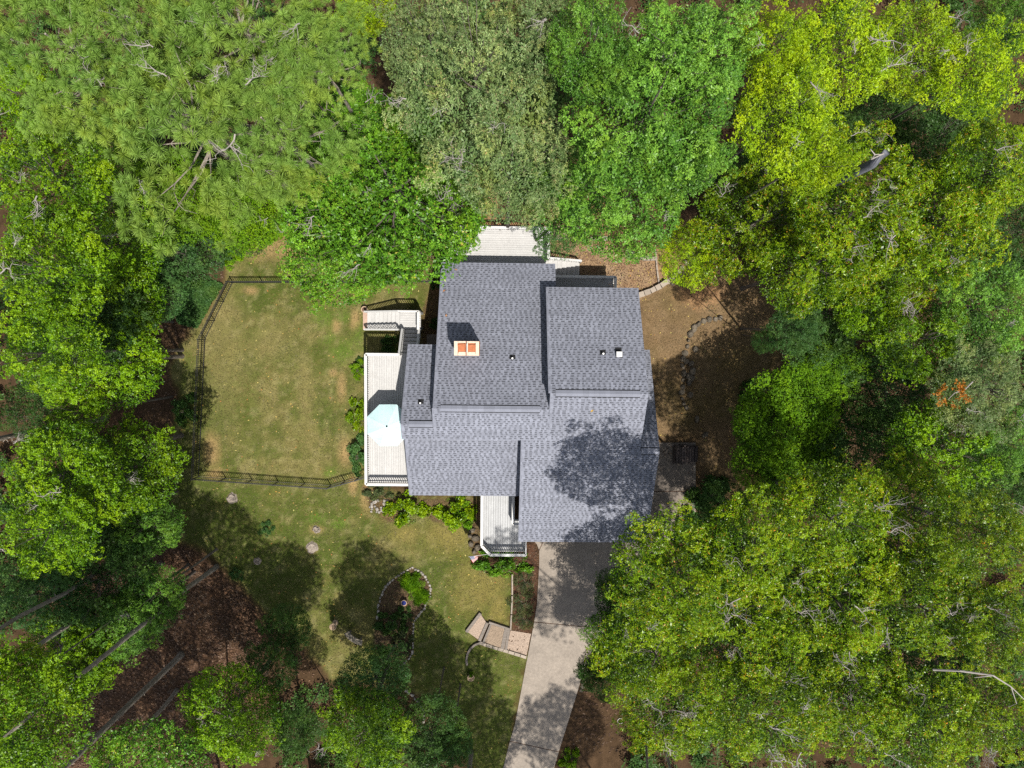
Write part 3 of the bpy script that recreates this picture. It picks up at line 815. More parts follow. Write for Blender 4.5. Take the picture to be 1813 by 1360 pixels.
railing(fp, (fw, fy1, zp), (fw, fyd, zp)); railing(fp, (fw, fyd, zp), (fdx, fy0, zp), posts=(False, True)); railing(fp, (fdx, fy0, zp), (fex, fy0, zp), posts=(False, True))
railing(fp, (fex, fy0, zp), (fex, y_in, zp), posts=(False, True), cap=.08)
railing(fp, (x_in, fy1, zp), (x_in, y_in, zp)); railing(fp, (x_in, y_in, zp), (XGw + .5, y_in, zp), posts=(False, False))
# flag
fb = H2W((fdx - .02, fy0, zp + .75))
tip = P(829.5, 986, 3.2)
flag = thing('flag', 'small striped flag with blue canton angled off the front porch', 'flag', fb)
part('pole', MB().tube([fb, tip], .013, 8), M['white'], flag)
fm = [surf('flag_red', (.42, .05, .06), .1, 4, .8, 0), surf('flag_white', (.66, .63, .60), .08, 4, .8, 0), surf('flag_blue', (.045, .07, .19), .1, 4, .8, 0)]
mb = MB()
dirp = (fb - tip).normalized(); fall = Vector((.18, -.16, -.55)).normalized()
nu, nv = 13, 16
Wf, Hf = .62, .92
for i in range(nu + 1):
    for j in range(nv + 1):
        u, v = i / nu, j / nv
        p = tip + dirp * (.05 + u * Wf * (1 - .25 * v)) + Vector((.25, -.55, -.30)) * (v * Hf * (1 - .55 * u)) + Vector((0, .03, .05)) * math.sin(v * 7 + u * 5)
        mb.v.append(tuple(p))
for i in range(nu):
    for j in range(nv):
        k = i * (nv + 1) + j
        mb.f.append((k, k + nv + 1, k + nv + 2, k + 1)); mb.c.append(None)
        canton = i < 7 and j < 8
        star = canton and (i % 2 == 1) and (j % 2 == 1)
        mb.m.append(1 if star else 2 if canton else (0 if i % 2 == 0 else 1))
part('cloth', mb, fm, flag, True)

# patio umbrella
uc = H2W((H(687, 753.5, 5.2).x, H(687, 753.5, 5.2).y, zd))
umb = thing('patio_umbrella', 'pale aqua octagonal patio umbrella open on the side deck', 'umbrella', uc)
R8, ze, zt8 = 1.36, zd + 2.12, zd + 2.62
ring = [Vector((uc.x + R8 * math.cos(math.pi / 8 + k * math.pi / 4), uc.y + R8 * math.sin(math.pi / 8 + k * math.pi / 4), ze)) for k in range(8)]
top = Vector((uc.x, uc.y, zt8))
for k in range(8):
    a, b_ = ring[k], ring[(k + 1) % 8]
    mb = MB(); vs = []; rows = 5
    for i in range(rows + 1):
        t = i / rows
        for j in range(5):
            s = j / 4
            p = top.lerp(a.lerp(b_, s), t)
            p.z += .05 * math.sin(t * math.pi) - .05 * t * math.sin(s * math.pi)
            vs.append(p)
    fs = [(i * 5 + j, (i + 1) * 5 + j, (i + 1) * 5 + j + 1, i * 5 + j + 1) for i in range(rows) for j in range(4)]
    mb.add(vs, fs)
    e = rows * 5
    dr_ = [vs[e + j] - Vector((0, 0, .1)) for j in range(5)]
    mb.add([*vs[e:e + 5], *dr_], [(j, 5 + j, 6 + j, j + 1) for j in range(4)])
    part('canopy_panel', mb, M['canopy'], umb, True)
    part('rib', MB().beam(top - Vector((0, 0, .08)), a - Vector((0, 0, .03)), .02, .02), M['steel'], umb)
part('pole', MB().tube([(uc.x, uc.y, zd), (uc.x, uc.y, zt8)], .022, 10), M['steel'], umb)
part('finial', MB().lathe([(0, .1), (.03, .08), (.055, .03), (.05, -.02), (0, -.02)], 12, c=(uc.x, uc.y, zt8 + .01)), M['dark'], umb, True)
part('base', MB().lathe([(0, .08), (.05, .08), (.26, .05), (.28, 0.003), (0, 0.003)], 20, c=(uc.x, uc.y, zd)), M['dark'], umb, True)

# ------------------------------------------------------------------ fence
pk = MB().box((0, 0, 0), (.022, .022, 1.0)).mesh('picket', M['black_metal'])
fpost = MB().box((0, 0, 0), (.06, .06, 1.0)).mesh('post', M['black_metal'])
def fence(label, pts, nseg, group='runs of the black yard fence', skip_first=False):
    a0 = P(*pts[0])
    root = thing('metal_fence', label, 'fence', a0, group=group)
    for i in range(len(pts) - 1):
        a, b_ = P(*pts[i]), P(*pts[i + 1])
        n = nseg[i]
        for k in range(n):
            p, q_ = a.lerp(b_, k / n), a.lerp(b_, (k + 1) / n)
            for z in (.15, 1.0, 1.2): part('rail', MB().beam(p + Vector((0, 0, z)), q_ + Vector((0, 0, z)), .032, .032), M['black_metal'], root)
            m_ = int((q_ - p).length / .135)
            for j in range(1, m_): piece('picket', pk, root, p.lerp(q_, j / m_) + Vector((0, 0, .66)), scale=(1, 1, 1.14))
            if not (skip_first and i == 0 and k == 0): piece('post', fpost, root, p + Vector((0, 0, .63)), scale=(1, 1, 1.28))
    piece('post', fpost, root, P(*pts[-1]) + Vector((0, 0, .63)), scale=(1, 1, 1.28))
    return root
fence('black picket fence along the top of the lawn, running under the maple', [(413, 501), (781, 500)], [7])
fence('black picket fence on the far left side of the lawn, bent near its top', [(353, 843), (364, 601), (413, 501)], [5, 3], skip_first=False)
fence('black picket fence along the bottom of the lawn, bent up to the side deck', [(353, 843), (586, 859), (660, 838)], [5, 3], skip_first=True)

# ------------------------------------------------------------------ garden things
def stone_mesh(name, seed, mat, sx=1, sy=1, sz=1):
    r = random.Random(seed)
    mb = MB(); n = 7
    prof = [(.72, 0), (1.0, .3), (.95, .75), (.6, 1.0)]
    vs = []
    for q, z in prof:
        for k in range(n):
            a = 2 * math.pi * k / n; w = q * r.uniform(.78, 1.12)
            vs.append((w * math.cos(a) * sx * .5, w * math.sin(a) * sy * .5, z * sz * r.uniform(.9, 1.05)))
    fs = [(i * n + k, i * n + (k + 1) % n, (i + 1) * n + (k + 1) % n, (i + 1) * n + k) for i in range(3) for k in range(n)] + [tuple(3 * n + k for k in range(n)), tuple(range(n - 1, -1, -1))]
    mb.add(vs, fs)
    return mb.mesh(name, mat)
pale_stones = [stone_mesh('edging_stone', s, M['stone']) for s in range(5)]
field_stones = [stone_mesh('stone', 20 + s, M['field_stone']) for s in range(5)]
def path_pts(px, step, jitter=0.0):
    p = [P(*q) for q in px]; out = []
    for a, b_ in zip(p, p[1:]):
        n = max(1, int(round((b_ - a).length / step)))
        for k in range(n): out.append((a.lerp(b_, (k + .5) / n), math.atan2(b_.y - a.y, b_.x - a.x), (b_ - a).length / n))
    return out
def stone_row(root, px, step, size, hz, meshes, name, jit=.25):
    for p, ang, l in path_pts(px, step):
        s = random.uniform(1 - jit, 1 + jit)
        piece(name, random.choice(meshes), root, p + Vector((random.uniform(-.04, .04), random.uniform(-.04, .04), -hz * .35)), (0, 0, ang + random.uniform(-.2, .2)), (l * 1.02 * min(s, 1.05), size * s, hz * random.uniform(.75, 1.2)))
isl = thing('island_bed', 'long island garden bed ringed by small white stones', 'garden bed', P(715, 1090))
stone_row(isl, [(668, 1097), (668, 1089), (671, 1068), (677, 1050), (685, 1036), (698, 1024), (718, 1011), (729, 1005)], .22, .17, .14, pale_stones, 'edging_stone')
stone_row(isl, [(729, 1004), (743, 1011), (755, 1023), (763, 1044), (761, 1058), (752, 1075), (741, 1089), (733, 1101), (731, 1124), (731, 1155), (722, 1169), (706, 1181)], .22, .17, .14, pale_stones, 'edging_stone')
e2 = thing('stone_edging', 'curved row of white stones below the island bed, partly under trees', 'edging', P(735, 1238))
stone_row(e2, [(716, 1220), (733, 1234), (743, 1246), (752, 1258), (750, 1275), (745, 1290)], .26, .2, .15, pale_stones, 'edging_stone')
e3 = thing('stone_edging', 'strip of loose stones along right edge of the driveway', 'edging', P(1045, 1165))
stone_row(e3, [(1060, 1136), (1045, 1165), (1038, 1190), (1028, 1225)], .26, .3, .14, field_stones, 'stone')
wall = thing('stone_wall', 'winding low wall of field stones across the right side lawn', 'stone wall', P(1210, 660))
stone_row(wall, [(1280, 561), (1262, 566), (1240, 568), (1225, 590), (1216, 608), (1216, 620), (1206, 640), (1212, 655), (1208, 668), (1208, 690), (1206, 712), (1218, 725)], .42, .36, .30, field_stones, 'stone', .45)
for k in range(14):
    p = P(*random.choice([(1214, 595), (1220, 612), (1214, 640), (1214, 662), (1214, 676), (1212, 698), (1214, 706), (1226, 578)])) + Vector((random.uniform(0, .5), random.uniform(-.3, .3), -.03))
    piece('stone', random.choice(field_stones), wall, p, (0, 0, random.uniform(0, 6)), (.45, .4, .25))
for (a, b_, s) in ((1233, 742, 'grey field stone lying on side lawn below the stone wall'), (1248, 770, 'pale upright field stone on lawn just above the woodpile'), (1243, 748, None)):
    if s:
        st_ = thing('field_stone', s, 'stone', P(a, b_))
        piece('boulder', field_stones[a % 5], st_, P(a, b_), (0, 0, a), (.55, .32, .2))
block_me = MB().box((0, 0, .5), (1, 1, 1)).mesh('block', M['block'])
def block_row(root, px, step, w, h, name='block'):
    for p, ang, l in path_pts(px, step): piece(name, block_me, root, p + Vector((0, 0, -.03)), (0, 0, ang + random.uniform(-.04, .04)), (l - .035, w * random.uniform(.93, 1.07), h * random.uniform(.92, 1.08)))
rw = thing('retaining_wall', 'diagonal stone block retaining wall at corner of upper right gable', 'retaining wall', P(1170, 505))
block_row(rw, [(1128, 524), (1150, 516), (1168, 507), (1180, 498)], .42, .34, .42)
stone_row(rw, [(1178, 500), (1192, 490), (1204, 478), (1216, 462)], .42, .5, .42, [stone_mesh('stone', 40 + s, M['block']) for s in range(3)], 'stone')
stone_row(rw, [(1186, 506), (1198, 494), (1212, 482)], .4, .35, .25, field_stones, 'stone')
cb = thing('curved_block_edging', 'curved row of tan blocks bordering a bed behind the house', 'edging', P(1140, 455))
block_row(cb, [(1110, 445), (1124, 452), (1136, 458), (1150, 459), (1163, 458)], .33, .26, .24)
nb = thing('narrow_edging', 'thin straight line of grey edging running down the dry yard', 'edging', P(1163, 480))
block_row(nb, [(1159, 437), (1161, 456), (1163, 480), (1167, 508)], .55, .10, .16)
bb = thing('block_border', 'short row of grey blocks beside the new pine board bed', 'edging', P(1060, 423))
block_row(bb, [(1045, 424), (1075, 423)], .33, .26, .26)
rb = thing('raised_bed', 'raised bed framed in new pine boards behind the back deck', 'raised bed', P(1005, 412))
p0, p1, p2, p3 = P(972, 427), P(1036, 427), P(1036, 398), P(972, 398)
for a, b_ in ((p0, p1), (p1, p2), (p2, p3), (p3, p0)): part('board', MB().beam(a + Vector((0, 0, .15)), b_ + Vector((0, 0, .15)), .05, .3), M['new_timber'], rb)
part('corner_post', MB().box((p1.x + .22, p1.y, .17), (.26, .22, .36)), M['new_timber'], rb)
part('bed_soil', MB().prism([tuple(inset([tuple(q[:2]) for q in (p0, p1, p2, p3)], .04)[k]) for k in range(4)], .0, .14), M['straw'], rb)
# garden steps beside the driveway
gs = thing('garden_steps', 'timber and gravel garden steps leading off the driveway', 'steps', P(880, 1125))
def pprism(name, px, z1, mat): part(name, MB().prism(poly_px(px), -.05, z1), mat, gs)
pprism('gravel_pad', [(904, 1116), (940, 1122), (932, 1162), (896, 1150)], .025, M['gravel'])
pprism('gravel_pad', [(868, 1101), (899, 1112), (893, 1149), (855, 1135)], .09, M['straw'])
pprism('gravel_pad', [(851, 1086), (861, 1101), (847, 1131), (827, 1117)], .13, M['gravel'])
for a, b_, w, z in (((863, 1101), (849, 1133), .2, .17), ((870, 1102), (856, 1136), .14, .13), ((896, 1113), (889, 1149), .24, .1), ((901, 1113), (895.5, 1151), .17, .11),
                    ((866, 1100), (902, 1112), .14, .2), ((851, 1084), (826, 1117), .2, .2)):
    pa, pb = P(*a), P(*b_)
    part('timber', MB().beam(pa + Vector((0, 0, z / 2)), pb + Vector((0, 0, z / 2)), w, z + .05), M['timber'], gs)
block_row(gs, [(850, 1137), (872, 1145), (900, 1153), (932, 1163)], .42, .2, .16, 'edging_block')
ce = thing('curved_timber_edging', 'curved dark timber edging between garden steps and grass planter', 'edging', P(832, 1150))
pts_c = [P(*q) for q in ((852, 1136), (841, 1140), (833, 1147), (828, 1156), (826, 1166), (827, 1176))]
for a, b_ in zip(pts_c, pts_c[1:]): part('timber', MB().beam(a + Vector((0, 0, .09)), b_ + Vector((0, 0, .09)), .14, .22), M['timber'], ce)
te = thing('bed_edging', 'straight white timber edging between lawn and juniper bed', 'edging', P(906, 1060))
for a, b_ in (((907, 1016), (907, 1052)), ((907, 1054), (905.5, 1086)), ((905.5, 1088), (904, 1114))):
    part('timber', MB().beam(P(*a) + Vector((0, 0, .06)), P(*b_) + Vector((0, 0, .06)), .1, .18), M['block'], te)
sl = thing('slab_edging', 'brick-wide edging down right side of the woodpile slab', 'edging', P(1229, 850))
block_row(sl, [(1229, 822), (1229, 925)], .24, .16, .1, 'brick')
# rock pile
rp = thing('rock_pile', 'patch of pale rocks at left corner below the side deck', 'rocks', P(670, 900))
for k in range(34):
    p = P(random.uniform(654, 690), random.uniform(884, 908)) 
    if (p - P(672, 896)).length < .75: piece('rock', random.choice(pale_stones), rp, p + Vector((0, 0, -.02)), (0, 0, random.uniform(0, 6)), (random.uniform(.14, .28), random.uniform(.12, .22), .14))
rp2 = thing('rock_pile', 'dark mossy boulders in the bed left of the front porch', 'rocks', P(838, 960))
for a, b_, s in ((836, 938, .5), (842, 952, .6), (834, 962, .45), (846, 968, .5), (840, 976, .4), (832, 948, .35)): piece('rock', random.choice(field_stones), rp2, P(a, b_), (0, 0, a), (s, s * .8, .3))
# pots, bench, stumps, ring
q = P(834, 1196)
pl = thing('barrel_planter', 'half barrel planter filled with grass at end of curved edging', 'planter', q)
part('barrel', MB().lathe([(0, .003), (.2, .003), (.25, .32), (.25, .36), (.21, .36), (.205, .28), (0, .28)], 20, c=q), M['terracotta'], pl, True)
q2 = P(716.5, 1064)
bp = thing('blue_pot', 'deep blue glazed pot of water in the island bed', 'pot', q2)
part('pot', MB().lathe([(0, .003), (.14, .003), (.2, .25), (.19, .4), (.21, .42), (.18, .42), (.16, .38), (.0, .36)], 20, c=q2), [M['terracotta']], bp, True)
part('glaze', MB().lathe([(0, .385), (.165, .385)], 20, c=q2), M['blue_glaze'], bp)
q3 = P(594, 1102)
pd = thing('pedestal_planter', 'tan bowl planter on a pedestal standing alone on lawn', 'planter', q3)
part('pedestal', MB().lathe([(0, .003), (.2, .003), (.2, .06), (.1, .12), (.08, .4), (.12, .5), (0, .5)], 18, c=q3), M['terracotta'], pd, True)
part('bowl', MB().lathe([(0, .5), (.14, .52), (.23, .68), (.24, .74), (.20, .74), (.18, .66), (0, .64)], 20, c=q3), M['terracotta'], pd, True)
q4 = P(630, 1119)
bn = thing('garden_bench', 'curved stone garden bench on lawn left of the island bed', 'bench', q4)
mb = MB(); ctr = P(648, 1098); ra, rb_ = (P(619, 1119) - ctr).length, 0
a0_, a1_ = math.radians(208), math.radians(262)
inner, outer = [], []
for k in range(11):
    a = a0_ + (a1_ - a0_) * k / 10
    inner.append((ctr.x + (ra - .17) * math.cos(a), ctr.y + (ra - .17) * math.sin(a))); outer.append((ctr.x + (ra + .19) * math.cos(a), ctr.y + (ra + .19) * math.sin(a)))
for k in range(10): mb.prism([inner[k], inner[k + 1], outer[k + 1], outer[k]], .38, .46)
part('seat', mb, M['bench'], bn)
for k in (1.5, 8.5):
    a = a0_ + (a1_ - a0_) * k / 10
    part('leg', MB().box((ctr.x + ra * math.cos(a), ctr.y + ra * math.sin(a), .18), (.3, .1, .4), rz=a), M['bench'], bn)
def stump(px_, py_, r, h, label, hollow=False):
    c = P(px_, py_); rr = random.Random(int(px_))
    t = thing('tree_stump', label, 'stump', c)
    n = 16; w = [rr.uniform(.8, 1.15) for _ in range(n)]
    mb = MB(); vs = []
    for q, z in ((1.45, -.03), (1.08, .06), (1.0, h), (.72, h * 1.02), (.4, h * (.4 if hollow else .98))):
        for k in range(n):
            a = 2 * math.pi * k / n; vs.append((c.x + r * q * w[k] * math.cos(a), c.y + r * q * w[k] * math.sin(a), z * rr.uniform(.85, 1.15)))
    fs = [(i * n + k, i * n + (k + 1) % n, (i + 1) * n + (k + 1) % n, (i + 1) * n + k) for i in range(4) for k in range(n)] + [tuple(4 * n + k for k in range(n))]
    mb.add(vs, fs); part('wood', mb, M['stump'], t)
stump(411, 882, .27, .16, 'pale cut stump on lawn just below the black fence')
stump(560, 938, .2, .12, 'hollow ring-shaped stump in the open lawn, upper of two', True)
stump(553, 970, .3, .10, 'flat round stump in the open lawn, lower of two')
stump(456, 994, .2, .14, 'small dark stump in the shaded left lawn', True)
c = P(1098, 1276)
hp = thing('hose_ring', 'small white ring lying on leaf litter right of the driveway', 'ring', c)
mb = MB(); mb.tube([c + Vector((.19 * math.cos(a * math.pi / 9), .19 * math.sin(a * math.pi / 9), .05)) for a in range(19)], .02, 6); part('hoop', mb, M['white'], hp, True)
# firewood
nlog = 0
log_me = MB().tube([(0, -.5, 0), (0, 0, .01), (0, .5, 0)], [.95, 1.0, .93], 9).mesh('firewood_log', M['log'])
for layer in range(4):
    for k in range(9 - (layer > 1)):
        p = P(1193 + k * 4.5 + (layer % 2) * 2, 803 + random.uniform(-1.5, 1.5)); r = random.uniform(.075, .105)
        o = link('firewood_log', log_me); o.location = (p.x, p.y, .03 + .09 + layer * .165)
        o.scale = (r, random.uniform(.95, 1.25), r); o.rotation_euler = (0, random.uniform(0, 6), random.uniform(-.05, .05))
        tag(o, 'weathered dark log in the firewood stack on the side slab', 'log', 'logs stacked on the side slab')
# a few leaves lying on the roof
lf = MB(); lf.add([(-.11, 0, 0), (0, -.06, .02), (.13, 0, .01), (0, .07, .03)], [(0, 1, 2, 3)])
for px_, py_, zz, cc, lb in ((1047, 726, 8.0, (.55, .33, .04), 'yellow fallen leaf on the roof below the upper right ridge'), (786, 515, 4.6, (.33, .15, .06), 'brown fallen leaf near left edge of the back roof'),
                            (790, 559, 5.2, (.33, .17, .08), 'brown fallen leaf on back roof above the chimney shadow'), (807, 476, 4.2, (.30, .16, .08), 'brown fallen leaf near top edge of the back roof')):
    h_ = H(px_, py_, zz); z = zroof(h_.x, h_.y)
    o = link('fallen_leaf', lf.mesh('fallen_leaf', surf('leaf_' + str(px_), cc, .1, 9, .7, 0))); o.location = H2W((h_.x, h_.y, z + .04)); o.rotation_euler = (.4 if h_.y < yRR else -.5, 0, px_)
    tag(o, lb, 'leaf', 'fallen leaves on the roof')

# ------------------------------------------------------------------ trees
def unit(v): return v / (np.linalg.norm(v, axis=-1, keepdims=True) + 1e-9)
def leaves_at(r, pos, axis_, per, Ln, Wd, phi=(.1, .7), droop=.15):
    """whorls of rhombic leaves round each twig end; returns vertices and leaf attribute"""
    n = len(pos)
    ref = np.where(np.abs(axis_[:, 2:3]) > .9, np.array([[1., 0, 0]]), np.array([[0, 0, 1.]]))
    t1 = unit(np.cross(axis_, ref)); t2 = np.cross(axis_, t1)
    pos, ax, t1, t2 = (np.repeat(a, per, 0) for a in (pos, axis_, t1, t2))
    k = np.tile(np.arange(per), n); m_ = n * per
    th = 2 * np.pi * k / per + r.random(m_) * .9 + np.repeat(r.random(n) * 6, per)
    ph = phi[0] + (phi[1] - phi[0]) * r.random(m_)
    d = unit((t1 * np.cos(th)[:, None] + t2 * np.sin(th)[:, None]) * np.cos(ph)[:, None] + ax * np.sin(ph)[:, None] + np.array([0, 0, -droop]))
    sd_ = unit(np.cross(ax, d) + r.normal(0, .5, (m_, 3)))
    s = (.65 + .6 * r.random(m_))[:, None]
    base = pos + d * (Ln * .12)
    mid = base + d * (Ln * .5) * s
    up = np.cross(d, sd_) * (Wd * .18)
    v = np.stack([base, mid + sd_ * (Wd * .5) * s + up, base + d * Ln * s, mid - sd_ * (Wd * .5) * s + up], 1)
    return v
def leaf_mesh(name, parts):
    V = np.concatenate([p[0].reshape(-1, 3) for p in parts]); A = np.concatenate([p[1] for p in parts])
    me = bpy.data.meshes.new(name)
    fill_mesh(me, V, np.arange(len(V)).reshape(-1, 4))
    at = me.attributes.new('leaf', 'FLOAT_COLOR', 'FACE')
    at.data.foreach_set('color', np.concatenate([A, np.zeros((len(A), 1)), np.ones((len(A), 1))], 1).astype(np.float32).ravel())
    return me
def clump_centres(r, R, Hh, n, nl=11, inner=.06):
    """branch masses spread through a deep dome, each a heap of separate leafy clumps, with gaps between them"""
    ph = r.random(3) * 6.28
    lob = []; tries = 0
    while len(lob) < nl and tries < 1500:
        tries += 1
        a = r.random() * 6.2832; q = r.random() ** .46
        Ra = R * .80 * (1 + .13 * math.sin(2 * a + ph[0]) + .11 * math.sin(3 * a + ph[1]))
        rl = R * r.uniform(.20, .34)
        z = Hh * (math.sqrt(max(0, 1 - q * q * .93)) * .85 + r.uniform(-.30, .10))
        p = np.array([q * Ra * math.cos(a), q * Ra * math.sin(a), z])
        if all(np.linalg.norm(p[:2] - b[:2]) > .88 * (rl + rb) for b, rb in lob): lob.append((p, rl))
    out = []
    per = n // len(lob) + 1
    for p, rl in lob:
        mine = []
        for _ in range(int(per * 4 * (rl / (R * .30)) ** 2) + 6):
            d = r.normal(0, 1, 3); d /= np.linalg.norm(d); d[2] = abs(d[2]) * 1.1 - .35
            rc = R * r.uniform(.085, .14)
            c = p + d * rl * (.5 + .4 * math.sqrt(r.random()))
            if all(np.linalg.norm(c - a) > .80 * (rc + b) for a, b, _d in mine): mine.append((c, rc, 1.0))
        out += mine
    for _ in range(int(n * inner)):                       # a thin shaded layer below
        a = r.random() * 6.2832; q = math.sqrt(r.random()) * .95
        out.append((np.array([q * R * math.cos(a), q * R * math.sin(a), Hh * r.uniform(.0, .34)]), R * r.uniform(.15, .22), .34))
    return out
def crown_template(kind, seed, R=4.0, Hh=3.6, n=62, sp=58, per=7, Ln=.17, Wd=.075, fleck=0.0, flat=.95, orange=False, droop=.15, up=.7, phi=(.1, .7), clr=1.0, nl=11, axn=.32, ko=1.2, fill=2600):
    r = np.random.default_rng(seed)
    cl = clump_centres(r, R, Hh, n, nl)
    P_, A_, B_ = [], [], []
    for c, rc, dens in cl:
        rc = rc * clr
        k = int(sp * dens * (rc / (R * .23)) ** 2)
        d = unit(r.normal(0, 1, (k, 3)) * (1, 1, 1)); d[:, 2] = np.where(d[:, 2] < -.35, -d[:, 2], d[:, 2])
        lump = 1 + .22 * np.sin(d[:, 0] * 5 + c[0] * 3) * np.sin(d[:, 1] * 5 + c[1] * 3)
        rad = rc * (.72 + .34 * r.random(k) ** .7) * lump
        P_.append(c + d * rad[:, None] * (1, 1, flat)); A_.append(unit(d * ko + np.array([0, 0, up * .6]) + r.normal(0, axn, (k, 3))))
        B_.append(np.full(k, r.random() * .6))
    pos, ax, b0 = np.concatenate(P_), np.concatenate(A_), np.concatenate(B_)
    v = leaves_at(r, pos, ax, per, Ln, Wd, phi, droop)
    m_ = len(v)
    at = np.stack([np.clip(np.repeat(b0, per) + r.random(m_) ** 1.6 * .75, 0, 1), (r.random(m_) < fleck) * (.5 + .5 * r.random(m_))], -1)
    parts = [(v, at)]
    m2 = int(fill * R * R / 16)                            # foliage deep inside the crown
    a = r.random(m2) * 6.2832; q = r.random(m2) ** .5
    zz = Hh * np.sqrt(np.maximum(0, 1 - q * q * .9)) * (r.random(m2) * .50 - .14)
    p2 = np.stack([q * R * .88 * np.cos(a), q * R * .88 * np.sin(a), zz], -1)
    big = max(1.0, R / 4) if R > 2 else .45
    v3 = leaves_at(r, p2, unit(r.normal(0, .35, (m2, 3)) + np.array([0, 0, 1.])), 3, .18 * big, .10 * big, (0, .6), droop)
    parts.append((v3, np.stack([r.random(len(v3)) * .5, np.zeros(len(v3))], -1)))
    if orange:
        sel = r.random(len(pos)) < .55
        v2 = leaves_at(r, pos[sel] + ax[sel] * .03, ax[sel], 3, Ln * .42, Wd * .42, (.5, 1.1), 0)
        parts.append((v2, np.stack([r.random(len(v2)), .45 + .55 * r.random(len(v2))], -1)))
    return leaf_mesh('crown', parts), cl, R, Hh
def pine_template(seed, R=3.6, Hh=3.4, n=110):
    r = np.random.default_rng(seed)
    cl = clump_centres(r, R, Hh, n, 16, .2)
    C, AX = [], []
    for c, rc, dens in cl:
        for _ in range(int(14 * min(1, dens * 1.6))):
            d = unit(r.normal(0, 1, 3)); d[2] = abs(d[2]) * .9 - .15
            p = c + d * (rc * 1.25 * (.4 + .7 * math.sqrt(r.random()))) * np.array((1, 1, .8))
            if all(np.linalg.norm(p - q_) > .30 for q_ in C[-60:]): C.append(p); AX.append(unit(d * .55 + np.array([0, 0, .8]) + r.normal(0, .22, 3)))
    C, AX = np.array(C), np.array(AX)
    per = 125
    n_ = len(C); m_ = n_ * per
    d = unit(np.repeat(AX, per, 0) * .75 + unit(r.normal(0, 1, (m_, 3)))); s = np.repeat(.8 + .4 * r.random(n_), per)
    tuft = np.repeat(C, per, 0)
    ln = (.25 * s * (.8 + .35 * r.random(m_)))[:, None]
    sd_ = unit(np.cross(d, r.normal(0, 1, (m_, 3)))) * .0062
    b0 = tuft + d * .015
    tip = tuft + d * ln + np.array([0, 0, -.03])
    v = np.stack([b0 - sd_, b0 + sd_, tip + sd_ * .6, tip - sd_ * .6], 1)
    tone = np.repeat(r.random(n_) * .5, per) + r.random(m_) * .5
    return leaf_mesh('crown', [(v, np.stack([tone, np.zeros(m_)], -1))]), cl, R, Hh
def limb(mb, r, a, b, r0, r1, n=4, bend=.25):
    a, b = np.array(a, float), np.array(b, float)
    L_ = np.linalg.norm(b - a); pts = []
    off = r.normal(0, bend * .3, 3)
    for k in range(n + 1):
        t = k / n
        p = a + (b - a) * t + np.array([0, 0, -math.sin(t * math.pi) * .1 * L_]) + off * math.sin(t * math.pi) + r.normal(0, .04, 3) * (0 < k < n)
        pts.append(p)
    mb.tube(pts, [r0 + (r1 - r0) * k / n for k in range(n + 1)], 6)
    return pts
def trunk_template(seed, cl, Hh, base, r0=.2, nlimb=20, lean=(0, 0)):
    """trunk from the ground (z=0) to inside the crown, whose bottom is at z=base, with limbs out to its clumps"""
    r = np.random.default_rng(seed + 99)
    mb = MB()
    top = base + Hh * .7
    tp = [(r.normal(0, .12) * t + lean[0] * t, r.normal(0, .12) * t + lean[1] * t, top * t) for t in (0, .03, .3, .55, .75, 1)]
    tp[0] = (0, 0, -.1)
    mb.tube(tp, [r0 * 1.5, r0 * 1.12, r0 * .88, r0 * .7, r0 * .5, r0 * .18], 9)
    idx = r.permutation(len(cl))[:nlimb]
    for i in idx:
        c, rc = cl[i][0], cl[i][1]
        zs = max(base * .75, min(top * .95, base + c[2] * .55 - .3 * np.hypot(c[0], c[1]) * .6))
        t = zs / top
        p = np.array([0, 0, zs]) + np.array([np.interp(t, (0, .03, .3, .55, .75, 1), [q[0] for q in tp]), np.interp(t, (0, .03, .3, .55, .75, 1), [q[1] for q in tp]), 0])
        e = np.array([c[0], c[1], base + c[2]])
        pts = limb(mb, r, p, e, r0 * .24, r0 * .06)
        for _ in range(3):
            q = pts[-2] if r.random() < .5 else pts[-1]
            limb(mb, r, q, np.array(q) + r.normal(0, .5, 3) * rc * 1.5 + (0, 0, .2 * rc), r0 * .07, r0 * .02, 2)
    return mb
def twigs_mesh(seed, n=7, spread=1.0):
    """a bare grey branch with forks"""
    r = np.random.default_rng(seed); mb = MB()
    m = limb(mb, r, (0, 0, -.3), (spread * .9, spread * .35, .5), .035, .012, 5)
    for k in range(n):
        q = m[1 + k % 5]
        e = np.array(q) + np.array([r.normal(.2, .4), r.normal(.1, .4), r.uniform(0, .35)]) * spread
        p2 = limb(mb, r, q, e, .014, .006, 3)
        for _ in range(2): limb(mb, r, p2[2], np.array(p2[2]) + r.normal(0, .22, 3) * spread, .007, .004, 2)
    return mb.mesh('bare_branch', M['twig'])

